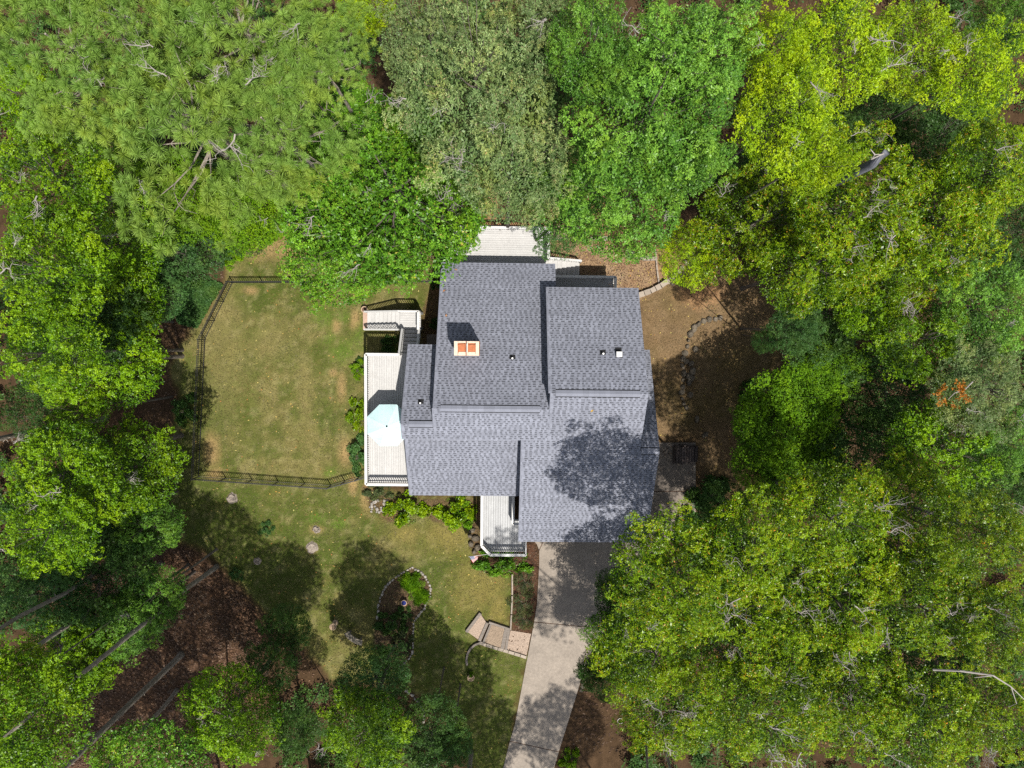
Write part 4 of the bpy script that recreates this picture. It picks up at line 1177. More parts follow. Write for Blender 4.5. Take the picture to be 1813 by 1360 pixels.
SPEC = {   # kind: material, base height of the crown at scale 1, template options
 'green': ('green', 13.0, dict(n=150, sp=150, per=7, Ln=.125, Wd=.062, nl=24, Hh=4.2, phi=(.05, .5))),
 'pale': ('pale', 14.0, dict(n=150, sp=150, per=8, Ln=.13, Wd=.042, fleck=.10, nl=24, Hh=4.2, phi=(.05, .6))),
 'yellow': ('yellow', 13.0, dict(n=150, sp=150, per=6, Ln=.11, Wd=.064, nl=22, Hh=4.2)),
 'speckled': ('speckled', 9.0, dict(n=190, sp=150, per=6, Ln=.115, Wd=.066, fleck=.04, Hh=3.2, nl=30, phi=(.05, .5))),
 'orange': ('orange', 11.5, dict(n=150, sp=100, per=9, Ln=.16, Wd=.052, fleck=.03, orange=True, Hh=4.4, nl=22, axn=.25, ko=.9, phi=(.05, .6))),
 'maple': ('maple', 11.0, dict(n=150, sp=140, per=6, Ln=.125, Wd=.085, nl=20, Hh=4.2, phi=(.05, .55))),
 'dogwood': ('dogwood', 2.6, dict(n=190, sp=150, per=6, Ln=.095, Wd=.058, Hh=2.6, nl=28)),
 'dark': ('dark', 5.0, dict(n=130, sp=130, per=7, Ln=.14, Wd=.07, Hh=3.6, nl=20)),
 'teal': ('teal', 9.0, dict(n=130, sp=125, per=7, Ln=.14, Wd=.066, Hh=3.6, nl=18)),
 'lime': ('lime', 4.5, dict(n=200, sp=150, per=6, Ln=.085, Wd=.052, Hh=2.4, nl=30)),
}
TPL = {}
for i, (k, (mat, base, opt)) in enumerate(SPEC.items()):
    TPL[k] = []
    nvar = 3 if k == 'orange' else 2
    for j in range(nvar):
        me, cl, R, Hh = crown_template(k, 100 + 10 * i + j, **opt)
        me.materials.append(L[mat])
        tm = trunk_template(200 + 10 * i + j, cl, Hh, base, .21 if base > 8 else .12).mesh('trunk', M['bark'])
        TPL[k].append((me, tm, R, Hh, base))
TPL['pine'] = []
for j in range(2):
    me, cl, R, Hh = pine_template(700 + j); me.materials.append(L['pine'])
    TPL['pine'].append((me, trunk_template(710 + j, cl, Hh, 17.0, .24, 26).mesh('trunk', M['pine_bark']), R, Hh, 17.0))
TW = [twigs_mesh(900 + k) for k in range(4)]
FREE_NOT = [poly_px(q) for q in ([(700, 445), (1235, 455), (1240, 930), (1180, 980), (1060, 1140), (990, 1400), (880, 1400), (850, 1000), (640, 900), (640, 540)],
    [(335, 490), (790, 430), (790, 870), (330, 870)], [(1130, 480), (1300, 480), (1310, 860), (1130, 860)], [(960, 400), (1230, 430), (1180, 540), (960, 520)], [(290, 880), (900, 880), (900, 1160), (520, 1110), (430, 1000)])]
def foot(x, y):
    """nearest point to (x, y) that is not house, lawn, drive or deck"""
    best = None
    for k in range(700):
        a, q = k * 2.4, .26 * math.sqrt(k)
        px_, py_ = np.array([[x + q * math.cos(a)]]), np.array([[y + q * math.sin(a)]])
        if all(sdf(px_, py_, f)[0, 0] > .35 for f in FREE_NOT): return float(px_[0, 0]), float(py_[0, 0])
    return x, y
def shear(o, kx, ky):
    m = Matrix.Identity(4); m[0][2] = kx; m[1][2] = ky
    o.matrix_parent_inverse = m
count = {}
TREES = {}
def tree(kind, px, py, z, rpx, label, name, cat='tree', group=None, sq=1.0, twigs=0, rot=None, key=None):
    """z: height of the crown's middle; (px, py, rpx): where it shows and how large, in photo pixels"""
    me, tm, R, Hh, base = TPL[kind][count.get(kind, 0) % len(TPL[kind])]
    count[kind] = count.get(kind, 0) + 1
    s = 1.0 * rpx * (DH - z) / F / R
    szz = z / (base + Hh * .6)
    p = P(px, py, z)
    fx, fy = foot(p.x, p.y)
    root = thing(name, label, cat, (fx, fy, 0), group=group)
    rz = random.uniform(0, 6.28) if rot is None else rot
    root.rotation_euler = (0, 0, rz)
    lx, ly = (p.x - fx) * math.cos(rz) + (p.y - fy) * math.sin(rz), -(p.x - fx) * math.sin(rz) + (p.y - fy) * math.cos(rz)
    tr_ = link('trunk', tm, root); tk = .5 if z == 17.5 else .85; tr_.scale = (s * sq * tk, s / sq * tk, szz)
    cr = link('crown', me, root); cr.scale = (s * sq, s / sq, max(.55, min(1.25, s)))
    cr.location = (lx, ly, z - Hh * .6 * cr.scale[2])
    shear(tr_, lx / z, ly / z)
    for k in range(twigs):
        a, q = random.uniform(0, 6.28), math.sqrt(random.random()) * .8
        t = link('bare_branch', TW[(k + count[kind]) % 4], root)
        t.location = (lx + R * s * q * math.cos(a), ly + R * s * q * math.sin(a), cr.location.z + Hh * cr.scale[2] * (math.sqrt(1 - q ** 2.3) * .98) + .05)
        t.rotation_euler = (random.uniform(-.3, .3), random.uniform(-.3, .3), random.uniform(0, 6.28)); t.scale = (random.uniform(.35, .95),) * 3
    if key: TREES[key] = root
    return root

G_P, G_O, G_M, G_Y = 'pines at the upper left', 'orange flecked oaks on the right', 'maples on the left', 'yellow green trees along the top right'
T = [
 # pines
 ('pine', 95, 70, 21.5, 178, 'pine filling the upper left corner', 'pine_tree', G_P, 2), ('pine', 318, 195, 21, 205, 'largest light green pine, above the lime green thicket', 'pine_tree', G_P, 4),
 ('pine', 470, 215, 20.5, 150, 'pine touching the speckled maple on its right', 'pine_tree', G_P, 3), ('pine', 400, 20, 21.5, 185, 'pine at the top edge left of the yellow tree tip', 'pine_tree', G_P, 3),
 ('pine', 545, 85, 20, 110, 'smallest pine, reaching toward the pale oak', 'pine_tree', G_P, 1), ('pine', 215, 40, 21.5, 130, 'pine at the top edge between two larger pines', 'pine_tree', G_P, 1),
 # top centre
 ('yellow', 640, -10, 17, 62, 'yellow green tree tip between the pines and pale oak', 'yellow_green_tree', G_Y, 1),
 ('pale', 840, 125, 20.5, 178, 'largest pale grey green oak at the top, behind back deck', 'pale_oak', None, 3), ('pale', 905, 275, 19, 118, 'pale oak crown reaching down toward the back deck', 'pale_oak', None, 2),
 ('pale', 760, 60, 20, 105, 'pale oak crown nearest the yellow tree tip', 'pale_oak', None, 1), ('pale', 940, 45, 20, 100, 'pale oak crown at the top edge beside the dark gap', 'pale_oak', None, 1),
 ('green', 1165, 170, 20, 178, 'largest mid green oak behind the dry back yard', 'green_oak', None, 1), ('green', 1115, 345, 17.5, 122, 'mid green oak leaning over the curved block edging', 'green_oak', None, 1),
 ('green', 1240, 80, 20, 125, 'mid green oak at top edge meeting the yellow green trees', 'green_oak', None, 1), ('green', 1055, 65, 20, 105, 'mid green oak at top edge right of the dark gap', 'green_oak', None, 0),
 ('green', 1030, 330, 15.5, 105, 'mid green oak above the new pine raised bed', 'green_oak', None, 0), ('green', 1215, 265, 19, 95, 'mid green oak beside the bare ground gap', 'green_oak', None, 0),
 ('teal', 995, 385, 10, 62, 'low green tree hanging over corner of the back deck', 'green_tree', None, 0), ('dark', 940, 300, 9, 70, 'dark leafy tree below the pale oak, over bare soil', 'dark_tree', None, 0),
 # speckled maple
 ('speckled', 690, 325, 13.5, 190, 'largest speckled maple, overhanging the back deck', 'speckled_maple', None, 4), ('speckled', 620, 240, 13, 120, 'speckled maple crown between pine and pale oak', 'speckled_maple', None, 2),
 ('speckled', 590, 440, 11, 112, 'speckled maple crown drooping over the black fence', 'speckled_maple', None, 3), ('speckled', 785, 375, 11.5, 78, 'speckled maple crown nearest the roof corner', 'speckled_maple', None, 2),
 ('speckled', 700, 435, 10.5, 74, 'speckled maple crown over the top fence, left of the roof', 'speckled_maple', None, 1), ('speckled', 545, 395, 10.5, 62, 'small speckled maple crown beside the dry yard corner', 'speckled_maple', None, 1),
 # lime thicket
 ('lime', 300, 350, 8, 92, 'lime green thicket tree below the largest pine', 'lime_tree', None, 1), ('lime', 425, 360, 7.5, 88, 'lime green thicket tree beside the dry yard corner', 'lime_tree', None, 2), ('lime', 190, 285, 8, 78, 'lime green thicket tree beside the left maples', 'lime_tree', None, 1),
 ('lime', 520, 330, 7, 60, 'lime green thicket tree tucked under the speckled maple', 'lime_tree', None, 0),
 ('teal', 318, 450, 7, 72, 'blue green tree above the ivy patch by fence corner', 'blue_green_tree', None, 0), ('teal', 262, 515, 7.5, 58, 'blue green tree left of the ivy patch', 'blue_green_tree', None, 0), ('teal', 100, 195, 12, 70, 'blue green tree between pine and left maples', 'blue_green_tree', None, 1),
 # left maples
 ('maple', 60, 300, 17, 120, 'yellow green maple at the left edge below the pines', 'maple_tree', G_M, 2), ('maple', 165, 420, 12, 108, 'maple right of the left edge, beside the blue green tree', 'maple_tree', G_M, 2), ('maple', 55, 470, 17, 118, 'maple at left edge level with the fence top', 'maple_tree', G_M, 2),
 ('maple', 190, 520, 9.5, 85, 'maple between the blue green tree and left edge', 'maple_tree', G_M, 1), ('maple', 60, 625, 16, 105, 'maple at left edge above the brown gap', 'maple_tree', G_M, 1), ('maple', 170, 645, 10, 100, 'maple with its tip over the left end of lawn', 'maple_tree', G_M, 1),
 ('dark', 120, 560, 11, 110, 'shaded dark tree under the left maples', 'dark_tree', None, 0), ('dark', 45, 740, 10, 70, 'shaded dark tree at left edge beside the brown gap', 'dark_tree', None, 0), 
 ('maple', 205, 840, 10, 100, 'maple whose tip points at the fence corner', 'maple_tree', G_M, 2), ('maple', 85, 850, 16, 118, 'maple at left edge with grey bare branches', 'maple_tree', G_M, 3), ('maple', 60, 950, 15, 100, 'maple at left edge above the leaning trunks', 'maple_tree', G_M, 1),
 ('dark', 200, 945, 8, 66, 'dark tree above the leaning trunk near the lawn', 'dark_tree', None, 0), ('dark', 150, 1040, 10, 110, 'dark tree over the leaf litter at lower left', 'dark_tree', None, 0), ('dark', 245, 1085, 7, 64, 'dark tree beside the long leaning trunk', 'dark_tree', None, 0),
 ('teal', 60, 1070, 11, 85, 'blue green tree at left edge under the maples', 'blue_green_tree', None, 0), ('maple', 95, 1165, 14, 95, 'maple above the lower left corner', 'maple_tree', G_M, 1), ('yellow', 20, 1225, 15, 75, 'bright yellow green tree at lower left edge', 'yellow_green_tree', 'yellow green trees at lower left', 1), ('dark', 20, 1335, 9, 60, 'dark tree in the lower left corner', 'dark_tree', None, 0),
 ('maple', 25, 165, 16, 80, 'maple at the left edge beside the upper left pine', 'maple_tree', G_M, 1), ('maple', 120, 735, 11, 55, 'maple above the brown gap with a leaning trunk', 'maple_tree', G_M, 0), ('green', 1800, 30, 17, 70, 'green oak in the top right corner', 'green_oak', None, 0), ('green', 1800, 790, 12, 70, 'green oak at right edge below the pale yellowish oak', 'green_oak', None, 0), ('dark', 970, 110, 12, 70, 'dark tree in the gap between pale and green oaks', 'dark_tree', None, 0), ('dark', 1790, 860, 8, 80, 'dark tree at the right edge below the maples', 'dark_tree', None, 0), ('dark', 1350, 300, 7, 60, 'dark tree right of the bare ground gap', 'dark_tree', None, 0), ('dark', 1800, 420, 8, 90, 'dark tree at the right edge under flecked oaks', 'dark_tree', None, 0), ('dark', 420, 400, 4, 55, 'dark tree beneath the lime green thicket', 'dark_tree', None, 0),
 ('green', 262, 1062, 9, 58, 'green tree bordering the litter patch and long trunk', 'green_tree', None, 0), ('green', 195, 1125, 10, 72, 'green tree with its edge along the litter, lower left', 'green_tree', None, 1), ('maple', 125, 1195, 11, 72, 'maple just above the lowest end of long bare trunk', 'maple_tree', G_M, 1), ('dogwood', 1345, 745, 6.5, 50, 'small dogwood crown at the left of its clump', 'dogwood_tree', None, 0), ('dogwood', 1440, 705, 7.5, 72, 'dogwood crown at the top of its clump', 'dogwood_tree', None, 0), ('green', 250, 940, 9, 60, 'green tree tip beside the shaded left lawn', 'green_tree', None, 0),
 # bottom
 ('maple', 390, 1290, 9.5, 104, 'bright maple at the bottom edge right of the trunks', 'maple_tree', 'maples along the bottom edge', 2), ('dark', 500, 1120, 5.5, 48, 'small dark tree on the lawn edge near pedestal planter', 'dark_tree', None, 0), ('dark', 470, 1195, 7, 55, 'small dark tree above the bright bottom maple', 'dark_tree', None, 0),
 ('dark', 520, 1310, 7, 50, 'small dark tree at the bottom edge left of centre', 'dark_tree', None, 0), ('teal', 655, 1215, 7, 72, 'blue green tree at lower end of the island bed', 'blue_green_tree', None, 0), ('maple', 640, 1310, 9.5, 86, 'maple at the bottom edge below the island bed', 'maple_tree', 'maples along the bottom edge', 1),
 ('dark', 765, 1300, 8, 66, 'dark tree at the bottom edge left of the driveway', 'dark_tree', None, 0), ('teal', 800, 1335, 8, 42, 'small blue green tree at the bottom edge nearest the driveway', 'blue_green_tree', None, 0), 
 # dogwood, right of the house
 ('dogwood', 1405, 755, 7.5, 112, 'bright green dogwood nearest the side lawn', 'dogwood_tree', None, 0), ('dogwood', 1480, 650, 7, 65, 'dogwood crown just above the bright green dogwood', 'dogwood_tree', None, 0), ('dogwood', 1440, 845, 7.5, 80, 'dogwood crown merging into the flecked oaks below', 'dogwood_tree', None, 0), ('dogwood', 1350, 825, 6.5, 55, 'lowest small dogwood beside the shaded side lawn', 'dogwood_tree', None, 0),
 ('teal', 1420, 585, 11, 52, 'pale leafed branch tree reaching over the side lawn', 'green_tree', None, 0), ('teal', 1365, 605, 10.5, 24, 'small pale sprig tree tip over the side lawn', 'green_tree', None, 0),
 # top right
 ('yellow', 1410, 190, 19, 112, 'yellow green tree next to the green oaks and bare gap', 'yellow_green_tree', G_Y, 2), ('yellow', 1510, 75, 20, 118, 'yellow green tree at the top edge, largest of its row', 'yellow_green_tree', G_Y, 3), ('yellow', 1640, 70, 20, 105, 'yellow green tree at the top edge with white bare branches', 'yellow_green_tree', G_Y, 4),
 ('yellow', 1755, 110, 19, 92, 'yellow green tree nearest the top right corner', 'yellow_green_tree', G_Y, 1), ('yellow', 1390, 60, 19, 80, 'yellow green tree at top edge beside the mid green oak', 'yellow_green_tree', G_Y, 1), ('yellow', 1460, 270, 17, 80, 'lowest yellow green tree above the orange flecked oaks', 'yellow_green_tree', G_Y, 1), ('yellow', 1225, 450, 9, 58, 'low bright yellow tree over the diagonal block wall', 'yellow_green_tree', G_Y, 0), 
 ('orange', 1560, 350, 16, 150, 'flecked oak around the grey snag gap', 'flecked_oak', G_O, 3), ('orange', 1350, 385, 14, 122, 'flecked oak behind the block retaining wall', 'flecked_oak', G_O, 2), ('orange', 1460, 465, 13.5, 112, 'flecked oak above the side lawn', 'flecked_oak', G_O, 2), ('orange', 1690, 380, 16, 140, 'flecked oak at upper right between snag and edge', 'flecked_oak', G_O, 2), ('orange', 1790, 290, 16, 110, 'flecked oak at the right edge below yellow green trees', 'flecked_oak', G_O, 1), ('orange', 1600, 470, 14, 105, 'flecked oak above the bright right middle tree', 'flecked_oak', G_O, 1),
 ('dark', 1690, 230, 10, 105, 'dark shaded tree below the white bare branches', 'dark_tree', None, 1), ('dark', 1560, 210, 10, 80, 'dark shaded tree below the largest yellow green tree', 'dark_tree', None, 0),
 ('maple', 1555, 545, 13, 72, 'bright maple on the right above dark undergrowth', 'maple_tree', 'maples on the right', 0), ('maple', 1650, 600, 14, 95, 'maple on the right above the rusty leaves', 'maple_tree', 'maples on the right', 2), ('green', 1770, 540, 14, 105, 'green oak at the right edge, middle height', 'green_oak', None, 1), ('pale', 1765, 690, 13, 95, 'pale yellowish oak at the right edge', 'pale_oak', None, 2), ('maple', 1690, 800, 11, 105, 'maple on the right below the rusty leaves', 'maple_tree', 'maples on the right', 1),
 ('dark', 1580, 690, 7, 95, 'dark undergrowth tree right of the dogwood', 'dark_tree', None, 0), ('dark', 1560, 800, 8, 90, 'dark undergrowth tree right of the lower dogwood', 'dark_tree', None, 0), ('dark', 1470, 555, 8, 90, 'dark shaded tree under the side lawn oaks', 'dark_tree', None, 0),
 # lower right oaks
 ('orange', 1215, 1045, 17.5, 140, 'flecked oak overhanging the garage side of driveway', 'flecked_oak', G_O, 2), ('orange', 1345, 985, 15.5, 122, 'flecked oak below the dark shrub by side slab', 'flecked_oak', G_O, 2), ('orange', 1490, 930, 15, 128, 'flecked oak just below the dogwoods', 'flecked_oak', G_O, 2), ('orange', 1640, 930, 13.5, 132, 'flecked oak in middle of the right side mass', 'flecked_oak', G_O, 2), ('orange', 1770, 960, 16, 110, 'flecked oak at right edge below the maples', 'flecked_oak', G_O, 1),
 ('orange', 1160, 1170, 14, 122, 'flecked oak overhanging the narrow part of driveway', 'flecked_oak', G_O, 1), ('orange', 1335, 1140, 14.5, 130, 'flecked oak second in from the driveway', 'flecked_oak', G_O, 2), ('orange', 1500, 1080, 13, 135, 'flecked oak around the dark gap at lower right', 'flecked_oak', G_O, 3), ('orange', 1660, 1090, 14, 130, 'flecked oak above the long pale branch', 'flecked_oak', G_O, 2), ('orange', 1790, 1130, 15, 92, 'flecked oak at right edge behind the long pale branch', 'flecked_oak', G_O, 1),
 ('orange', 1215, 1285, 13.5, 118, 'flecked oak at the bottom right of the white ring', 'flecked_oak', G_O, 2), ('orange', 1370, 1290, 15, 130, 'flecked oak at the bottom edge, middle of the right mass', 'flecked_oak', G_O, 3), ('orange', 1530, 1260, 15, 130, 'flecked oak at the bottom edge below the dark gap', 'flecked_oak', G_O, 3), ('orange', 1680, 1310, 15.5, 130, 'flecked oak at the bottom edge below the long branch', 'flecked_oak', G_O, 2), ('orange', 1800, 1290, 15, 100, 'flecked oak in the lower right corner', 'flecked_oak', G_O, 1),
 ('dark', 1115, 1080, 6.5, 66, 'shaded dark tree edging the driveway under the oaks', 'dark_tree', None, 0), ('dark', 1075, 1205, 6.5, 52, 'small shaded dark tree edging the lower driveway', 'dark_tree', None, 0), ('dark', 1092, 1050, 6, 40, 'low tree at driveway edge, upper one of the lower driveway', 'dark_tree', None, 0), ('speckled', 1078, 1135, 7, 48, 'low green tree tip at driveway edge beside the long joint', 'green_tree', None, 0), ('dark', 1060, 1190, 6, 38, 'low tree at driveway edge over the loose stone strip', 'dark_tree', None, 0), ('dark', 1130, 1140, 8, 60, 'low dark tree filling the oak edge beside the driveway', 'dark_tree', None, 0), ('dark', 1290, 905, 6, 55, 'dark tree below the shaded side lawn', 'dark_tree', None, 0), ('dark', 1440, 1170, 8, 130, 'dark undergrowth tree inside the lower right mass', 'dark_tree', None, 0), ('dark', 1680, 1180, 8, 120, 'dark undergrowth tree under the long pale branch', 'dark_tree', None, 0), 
]
for k in T:
    kind, px, py, z, r, lb, nm, grp, tw = k
    if z != 17.5 and nm in ('flecked_oak', 'maple_tree', 'green_oak', 'yellow_green_tree') and z > 12: z += random.uniform(-3.6, 2.0); r *= .92
    root = tree(kind, px, py, z, r, lb, nm, group=grp, sq=random.uniform(.92, 1.08), twigs=tw * (2 if nm == 'flecked_oak' else 1))
    if lb == 'maple on the right above the rusty leaves': rust = root
    if lb == 'flecked oak above the long pale branch': longb = root
# trees that stand just outside the frame: their shade falls on the drive and the lawn
SHADE = [('speckled', 487, 1102, 18, 80, (420, 1420), 'leaning tall tree below the frame shading the left lawn edge'), ('speckled', 597, 1172, 18, 78, (560, 1430), 'leaning tall tree below the frame shading the middle lawn'),
 ('maple', 747, 1165, 18, 66, (690, 1430), 'leaning tall tree below the frame shading lawn left of the island bed'), ('speckled', 884, 1345, 18, 88, (860, 1440), 'tall tree below the frame shading the garden steps lawn'),
 ('orange', 930, 1420, 16, 80, (905, 1440), 'tree just below the frame, its trunk left of the drive'), ('orange', 1095, 1450, 21, 85, (1110, 1460), 'tall oak below the frame shading the bottom of driveway'),
 ('speckled', 436, 1245, 18, 82, (400, 1420), 'leaning tree below the frame shading the leaf litter'), ('maple', 442, 1400, 18, 95, (442, 1420), 'tree below the frame nearest the bright bottom maple'), ('orange', 340, 1330, 18, 95, (330, 1420), 'tree below the frame right of the long bare trunk'), ('orange', 250, 1400, 18, 90, (250, 1430), 'tree below the frame under the long bare trunk'),
 ('pine', 1022, 1168, 25.5, 52, (1135, 1165), 'tall pine right of the driveway, its top out of frame'), ('pine', 1110, 1285, 25.5, 60, (1150, 1210), 'second tall pine right of driveway, its top out of frame')]
for kind, gx_, gy_, z, r, ft, lb in SHADE:
    g = P(gx_, gy_, 0)
    me, tm, R, Hh, base = TPL[kind][0]
    root = thing('pine_tree' if kind == 'pine' else 'shade_tree', lb, 'tree', (g.x, g.y, 0), group='trees standing below the frame')
    root.rotation_euler = (0, 0, gx_)
    s = r / 26.3 / R; fx, fy = P(*ft)[:2]
    root.location = (fx, fy, 0); root.rotation_euler = (0, 0, 0)
    q = link('trunk', tm, root); q.scale = (s * .6, s * .6, z / (base + Hh * .6)); shear(q, (g.x - fx) / z, (g.y - fy) / z)
    q = link('crown', me, root); q.scale = (s, s, s); q.location = (g.x - fx, g.y - fy, z - Hh * .6 * s); q.rotation_euler = (0, 0, gx_)
# rusty leaves and the long bare branch
pr = P(1690, 690, 14.5)
r_ = np.random.default_rng(5); ps = np.concatenate([np.array(P(a, b_, 14.5)) + r_.normal(0, .1, (8, 3)) for a, b_ in ((1671, 688), (1666, 698), (1702, 690), (1706, 700), (1712, 706), (1668, 712), (1690, 716), (1698, 684))])
me = leaf_mesh('dead_leaves', [(leaves_at(r_, ps, unit(r_.normal(0, 1, ps.shape)), 4, .15, .1), np.zeros((len(ps) * 4, 2)) + r_.random((len(ps) * 4, 2)))]); me.materials.append(L['autumn'])
inv = lambda root: Matrix.Rotation(-root.rotation_euler.z, 4, 'Z') @ Matrix.Translation(-root.location)
o = link('dead_leaves', me, rust); o.matrix_parent_inverse = inv(rust)
mb = MB(); mb.tube([P(1722, 676, 14.3), P(1708, 690, 14.5), P(1690, 696, 14.5), P(1678, 708, 14.4)], [.035, .03, .02, .01], 6); o = link('bare_branch', mb.mesh('bare_branch', M['twig']), rust); o.matrix_parent_inverse = inv(rust)
mb = MB(); mb.tube([P(1652, 1186, 16.5), P(1700, 1188, 17.2), P(1758, 1196, 17.6), P(1790, 1216, 17.4), P(1815, 1240, 17.2)], [.05, .045, .036, .026, .015], 7); mb.tube([P(1758, 1196, 17.6), P(1725, 1200, 17.5)], [.03, .01], 5)
mb.tube([P(1790, 1216, 17.4), P(1800, 1246, 17.4), P(1785, 1252, 17.4)], [.025, .015, .006], 5)
o = link('bare_branch', mb.mesh('bare_branch', M['twig']), longb); o.matrix_parent_inverse = inv(longb)
# grey snag
q = P(1543, 291, 16.6)
sn = thing('dead_tree', 'blue grey dead snag showing through a gap in oaks', 'dead tree', (q.x, q.y, 0))
mb = MB(); mb.tube([(q.x, q.y, 0), (q.x, q.y, 12), (q.x + .05, q.y + .02, 16.6), (q.x + .3, q.y + .35, 17.2)], [.3, .26, .2, .15], 10); part('trunk', mb, M['snag'], sn, True)
mb = MB(); a = P(1549, 274, 18.2); mb.tube([(q.x + .3, q.y + .35, 17.1), P(1543, 282, 18), a, P(1541, 264, 18.4)], [.03, .03, .028, .012], 6); mb.tube([a, P(1565, 273, 18.3)], [.025, .01], 6); part('bare_branch', mb, M['twig'], sn)

# leaning bare trunks at the lower left, their crowns out of frame
def bare_trunk(px, py, r0, h, label, lean=(0, 0)):
    b_ = P(px, py, 0)
    root = thing('tall_tree', label, 'tree', b_, group='tall bare trunks at the left and bottom')
    mb = MB(); rr = np.random.default_rng(int(px)); pts = []
    for t in (-.005, .02, .1, .25, .4, .55, .7, .85, 1): pts.append(b_ + Vector((lean[0] * t * t + rr.normal(0, .04), lean[1] * t * t + rr.normal(0, .04), h * t)))
    mb.tube(pts, [r0 * 1.35, r0 * 1.08, r0, r0 * .93, r0 * .86, r0 * .8, r0 * .72, r0 * .6, r0 * .4], 12)
    for k in range(14):
        p = pts[2].lerp(pts[-2], rr.random()); a = rr.random() * 6.28
        mb.tube([p, p + Vector((math.cos(a) * .22, math.sin(a) * .22, .05))], [.03, .018], 5)
    part('trunk', mb, M['pine_bark'], root, True)
    me, tm, R, Hh, base = TPL['maple'][int(px) % 2]
    c = link('crown', me, root); s = .72; c.scale = (s, s, s); c.location = (lean[0], lean[1], h - 1.6); c.rotation_euler = (0, 0, px)
bare_trunk(320, 1159, .19, 21, 'longest bare trunk crossing the lower left corner')
bare_trunk(316, 1222, .13, 19, 'thinner crooked trunk just below the longest bare trunk', (-.6, -1.4))
bare_trunk(384, 1002, .15, 20, 'bare trunk whose foot stands at the lawn edge')
bare_trunk(295, 944, .13, 20, 'short visible bare trunk above the litter patch, upper one')
bare_trunk(287, 998, .14, 20, 'stub of a dark trunk in the sunlit litter patch')
bare_trunk(190, 740, .16, 20, 'bare trunk in the brown gap at the left')
bare_trunk(835, 1330, .16, 18, 'trunk at the bottom edge left of the driveway', (.0, -.6))

# ------------------------------------------------------------------ undergrowth beneath the trees
UG = [poly_px(q) for q in ([(-300, -300), (560, -300), (700, 60), (520, 330), (380, 410), (330, 520), (250, 560), (240, 690), (60, 700), (-300, 700)], [(-300, 770), (160, 770), (280, 830), (250, 930), (190, 960), (60, 1080), (-60, 1200), (-300, 1400)],
    [(700, 60), (560, -300), (2100, -300), (2100, 400), (1500, 440), (1330, 400), (1290, 300), (1240, 330), (1000, 330), (830, 300)], [(1500, 440), (2100, 400), (2100, 1600), (1180, 1600), (1120, 1330), (1100, 1180), (1120, 1050), (1250, 920), (1330, 880), (1420, 700), (1470, 560)],
    [(500, 1230), (600, 1210), (760, 1290), (840, 1360), (840, 1500), (480, 1500)])]
r_ = np.random.default_rng(31)
ctrs = np.concatenate([in_poly(n_, q) for n_, q in zip((520, 330, 520, 720, 110), UG)])
rc = .5 + .7 * r_.random(len(ctrs)); hc = .5 + 2.4 * r_.random(len(ctrs)) ** 1.5
k = 46
d = unit(r_.normal(0, 1, (len(ctrs) * k, 3))); d[:, 2] = np.abs(d[:, 2])
pos = np.repeat(np.concatenate([ctrs, (hc * .6)[:, None]], 1), k, 0) + d * (np.repeat(rc, k) * (.5 + .55 * r_.random(len(d))))[:, None] * np.stack([np.ones(len(d)), np.ones(len(d)), np.repeat(np.minimum(hc, 1.5), k) * .7], -1)
v = leaves_at(r_, pos, unit(d * .5 + np.array([0, 0, .9])), 4, .2, .11)
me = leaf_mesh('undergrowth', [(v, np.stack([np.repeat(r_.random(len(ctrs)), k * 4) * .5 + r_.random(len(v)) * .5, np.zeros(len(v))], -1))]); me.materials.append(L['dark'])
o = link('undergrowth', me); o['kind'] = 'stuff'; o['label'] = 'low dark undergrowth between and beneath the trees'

# ------------------------------------------------------------------ shrubs
def shrub_template(seed, n=60, sp=62, per=6, Ln=.1, Wd=.06, Hh=.75, fleck=0.0, phi=(.1, .8), up=.7):
    me, cl, R, Hh = crown_template('shrub', seed, R=1.0, Hh=Hh, n=n, sp=sp, per=per, Ln=Ln, Wd=Wd, flat=.8, fleck=fleck, phi=phi, up=up, nl=6)
    mb = MB(); r = np.random.default_rng(seed)
    for c, rc, _d in cl[:12]: limb(mb, r, (r.normal(0, .05), r.normal(0, .05), 0), c, .025, .008, 3)
    me.name = 'foliage'
    return me, mb.mesh('stem', M['bark'])
ST = {'leafy': shrub_template(301), 'leafy2': shrub_template(302, Ln=.12, Wd=.075), 'broad': shrub_template(303, Ln=.2, Wd=.09, sp=36), 'needle': shrub_template(304, n=70, sp=76, per=7, Ln=.09, Wd=.018, phi=(.4, 1.2), Hh=.45, fleck=.1), 'grassy': shrub_template(305, n=50, sp=60, per=9, Ln=.26, Wd=.028, Hh=.35, phi=(.3, 1.2))}
def shrub(tpl, mat, px, py, z, rpx, label, sq=1.0, rot=None, hz=None, name='shrub', group=None):
    me, sm = ST[tpl]
    s = rpx * (DH - z) / F
    p = P(px, py, z)
    root = thing(name, label, 'shrub', (p.x, p.y, 0), group=group)
    root.rotation_euler = (0, 0, random.uniform(0, 6.28) if rot is None else rot)
    f = link('foliage', me, root)
    if not me.materials: me.materials.append(L[mat])
    f.material_slots[0].link = 'OBJECT'; f.material_slots[0].material = L[mat]
    hs = hz or s
    f.scale = (s * sq, s / sq, hs); st_ = link('stem', sm, root); st_.scale = (s * sq, s / sq, hs)
    return root
shrub('leafy2', 'maple', 632, 655, .5, 17, 'yellowish shrub at top of the row beside side deck', 1, 0)
shrub('leafy', 'orange', 633, 735, .6, 27, 'bright shrub beside the umbrella end of side deck', .8, 0)
shrub('leafy2', 'teal', 632, 808, .6, 27, 'blue green shrub lowest in the row beside side deck', .78, 0)
shrub('leafy', 'dark', 636, 640, .2, 9, 'small dark shrub at upper left corner of side deck')
shrub('broad', 'dark', 688, 612, .3, 15, 'dark shrub in the shade behind the side deck')
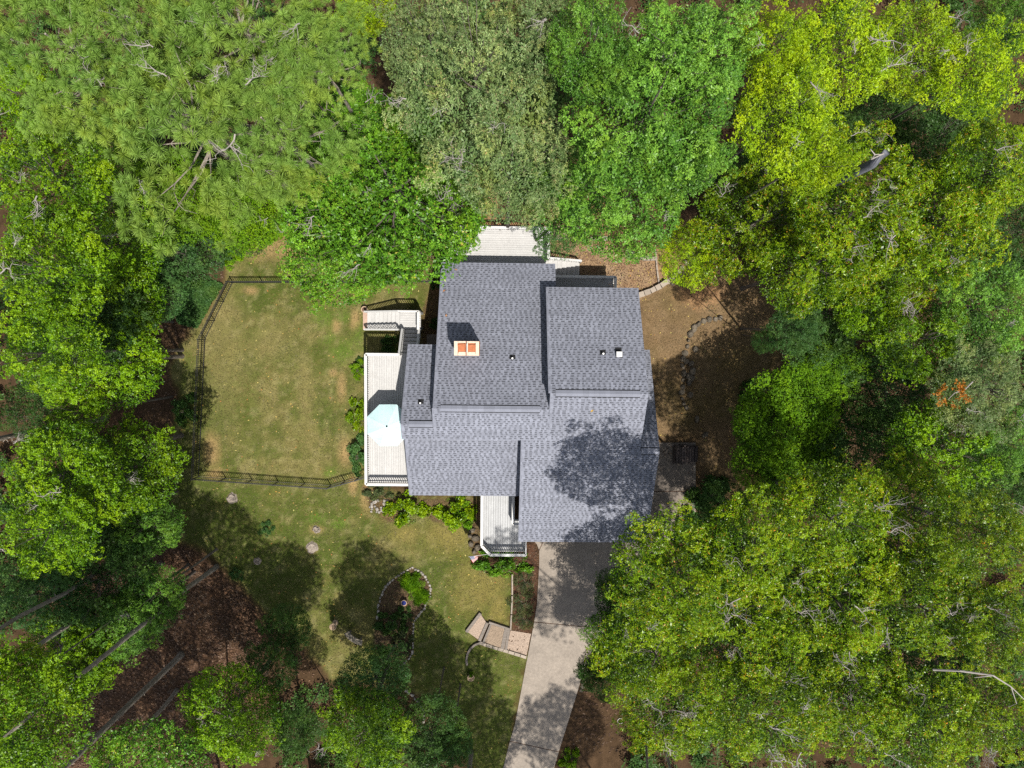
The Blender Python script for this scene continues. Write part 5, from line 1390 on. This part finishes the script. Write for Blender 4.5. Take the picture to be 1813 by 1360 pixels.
shrub('leafy', 'juniper', 668, 872, .4, 22, 'sparse shrub under the lower rail of side deck', 1.2, 0)
shrub('leafy2', 'orange', 715, 905, .8, 36, 'round glossy shrub at lower left corner of the house')
shrub('leafy2', 'orange', 806, 912, .8, 34, 'rounded shrub left of the front porch, near the wall', 1.0)
shrub('leafy', 'dogwood', 820, 918, .7, 24, 'smaller green shrub touching the front porch bed')
shrub('leafy', 'speckled', 890, 1000, .6, 38, 'bright low hedge below the front porch rail', 1.35, 0)
shrub('leafy', 'dark', 770, 500, .3, 12, 'dark shrub against wall where the top fence ends'); shrub('broad', 'dark', 771, 575, .3, 11, 'dark fern-like shrub against wall beside the side stairs')
shrub('leafy', 'dark', 700, 600, .2, 8, 'tiny green plant beside the stair rail shadow')
shrub('needle', 'juniper', 930, 1035, .3, 26, 'upper juniper beside the driveway', .8, 0); shrub('needle', 'juniper', 925, 1072, .3, 27, 'middle juniper beside the driveway', .95, 0); shrub('needle', 'juniper', 928, 1100, .2, 22, 'lowest olive juniper beside the driveway', 1, 0)
shrub('leafy', 'teal', 467, 940, .6, 15, 'small blue green bush alone on the left lawn'); shrub('leafy', 'teal', 415, 1021, .5, 13, 'small pale bush at the litter edge of lawn')
shrub('leafy2', 'dark', 320, 728, .8, 27, 'leafy bush left of the fence, in shade'); 
shrub('broad', 'dark', 1262, 890, 1.2, 40, 'broad dark rhododendron beside the side slab'); shrub('broad', 'dark', 1225, 935, 1.2, 34, 'broad dark rhododendron at corner of the driveway'); shrub('broad', 'dark', 1165, 1010, 1.0, 30, 'dark shrub peeking from under oak beside driveway')
shrub('grassy', 'dogwood', 728, 1032, .3, 21, 'bright green grassy clump at top of the island bed', 1, None, .9); shrub('grassy', 'dogwood', 744, 1058, .3, 18, 'grassy clump right of the blue pot', 1, None, .8); shrub('leafy', 'dark', 690, 1108, .5, 27, 'dark green shrub in the middle of the island bed', 1.1, 0); shrub('leafy', 'dark', 715, 1092, .4, 17, 'small shrub just below the blue pot')
shrub('leafy', 'juniper', 712, 1140, .3, 22, 'sparse twiggy plant in lower part of island bed'); shrub('leafy2', 'dark', 675, 1185, .8, 28, 'dark shrub at the bottom left of island bed')
shrub('grassy', 'dogwood', 834, 1196, .4, 5.5, 'tuft of grass growing in the barrel planter', 1, None, .35).location.z = .22
shrub('leafy2', 'lime', 398, 455, 1.0, 22, 'lime green bush at the corner of the dry back yard'); shrub('leafy', 'lime', 470, 395, 1.2, 30, 'lime green bush edging the dry yard below pines')
shrub('leafy2', 'maple', 1010, 1350, .6, 20, 'bush at the bottom edge right of the driveway'); shrub('leafy2', 'yellow', 1150, 1345, 2, 22, 'yellow green bush at bottom edge under the oaks')
shrub('leafy', 'dark', 1330, 690, .6, 18, 'low dark bush under the dogwood edge')
# ivy patch
ivy = poly_px([(325, 498), (385, 500), (395, 505), (350, 580), (318, 572), (310, 530)])
pts = in_poly(5200, ivy); r_ = np.random.default_rng(8)
p3 = np.concatenate([pts, (.06 + .22 * fbm(pts[:, 0], pts[:, 1], .7, 77))[:, None]], 1)
v = leaves_at(r_, p3, unit(np.array([[0, 0, 1.]]) + r_.normal(0, .35, p3.shape)), 3, .13, .08)
me = leaf_mesh('ivy_patch', [(v, np.stack([r_.random(len(v)), np.zeros(len(v))], -1))]); me.materials.append(L['teal'])
o = link('ivy_patch', me); o['kind'] = 'stuff'; o['label'] = 'low ivy patch outside the bend of the fence'
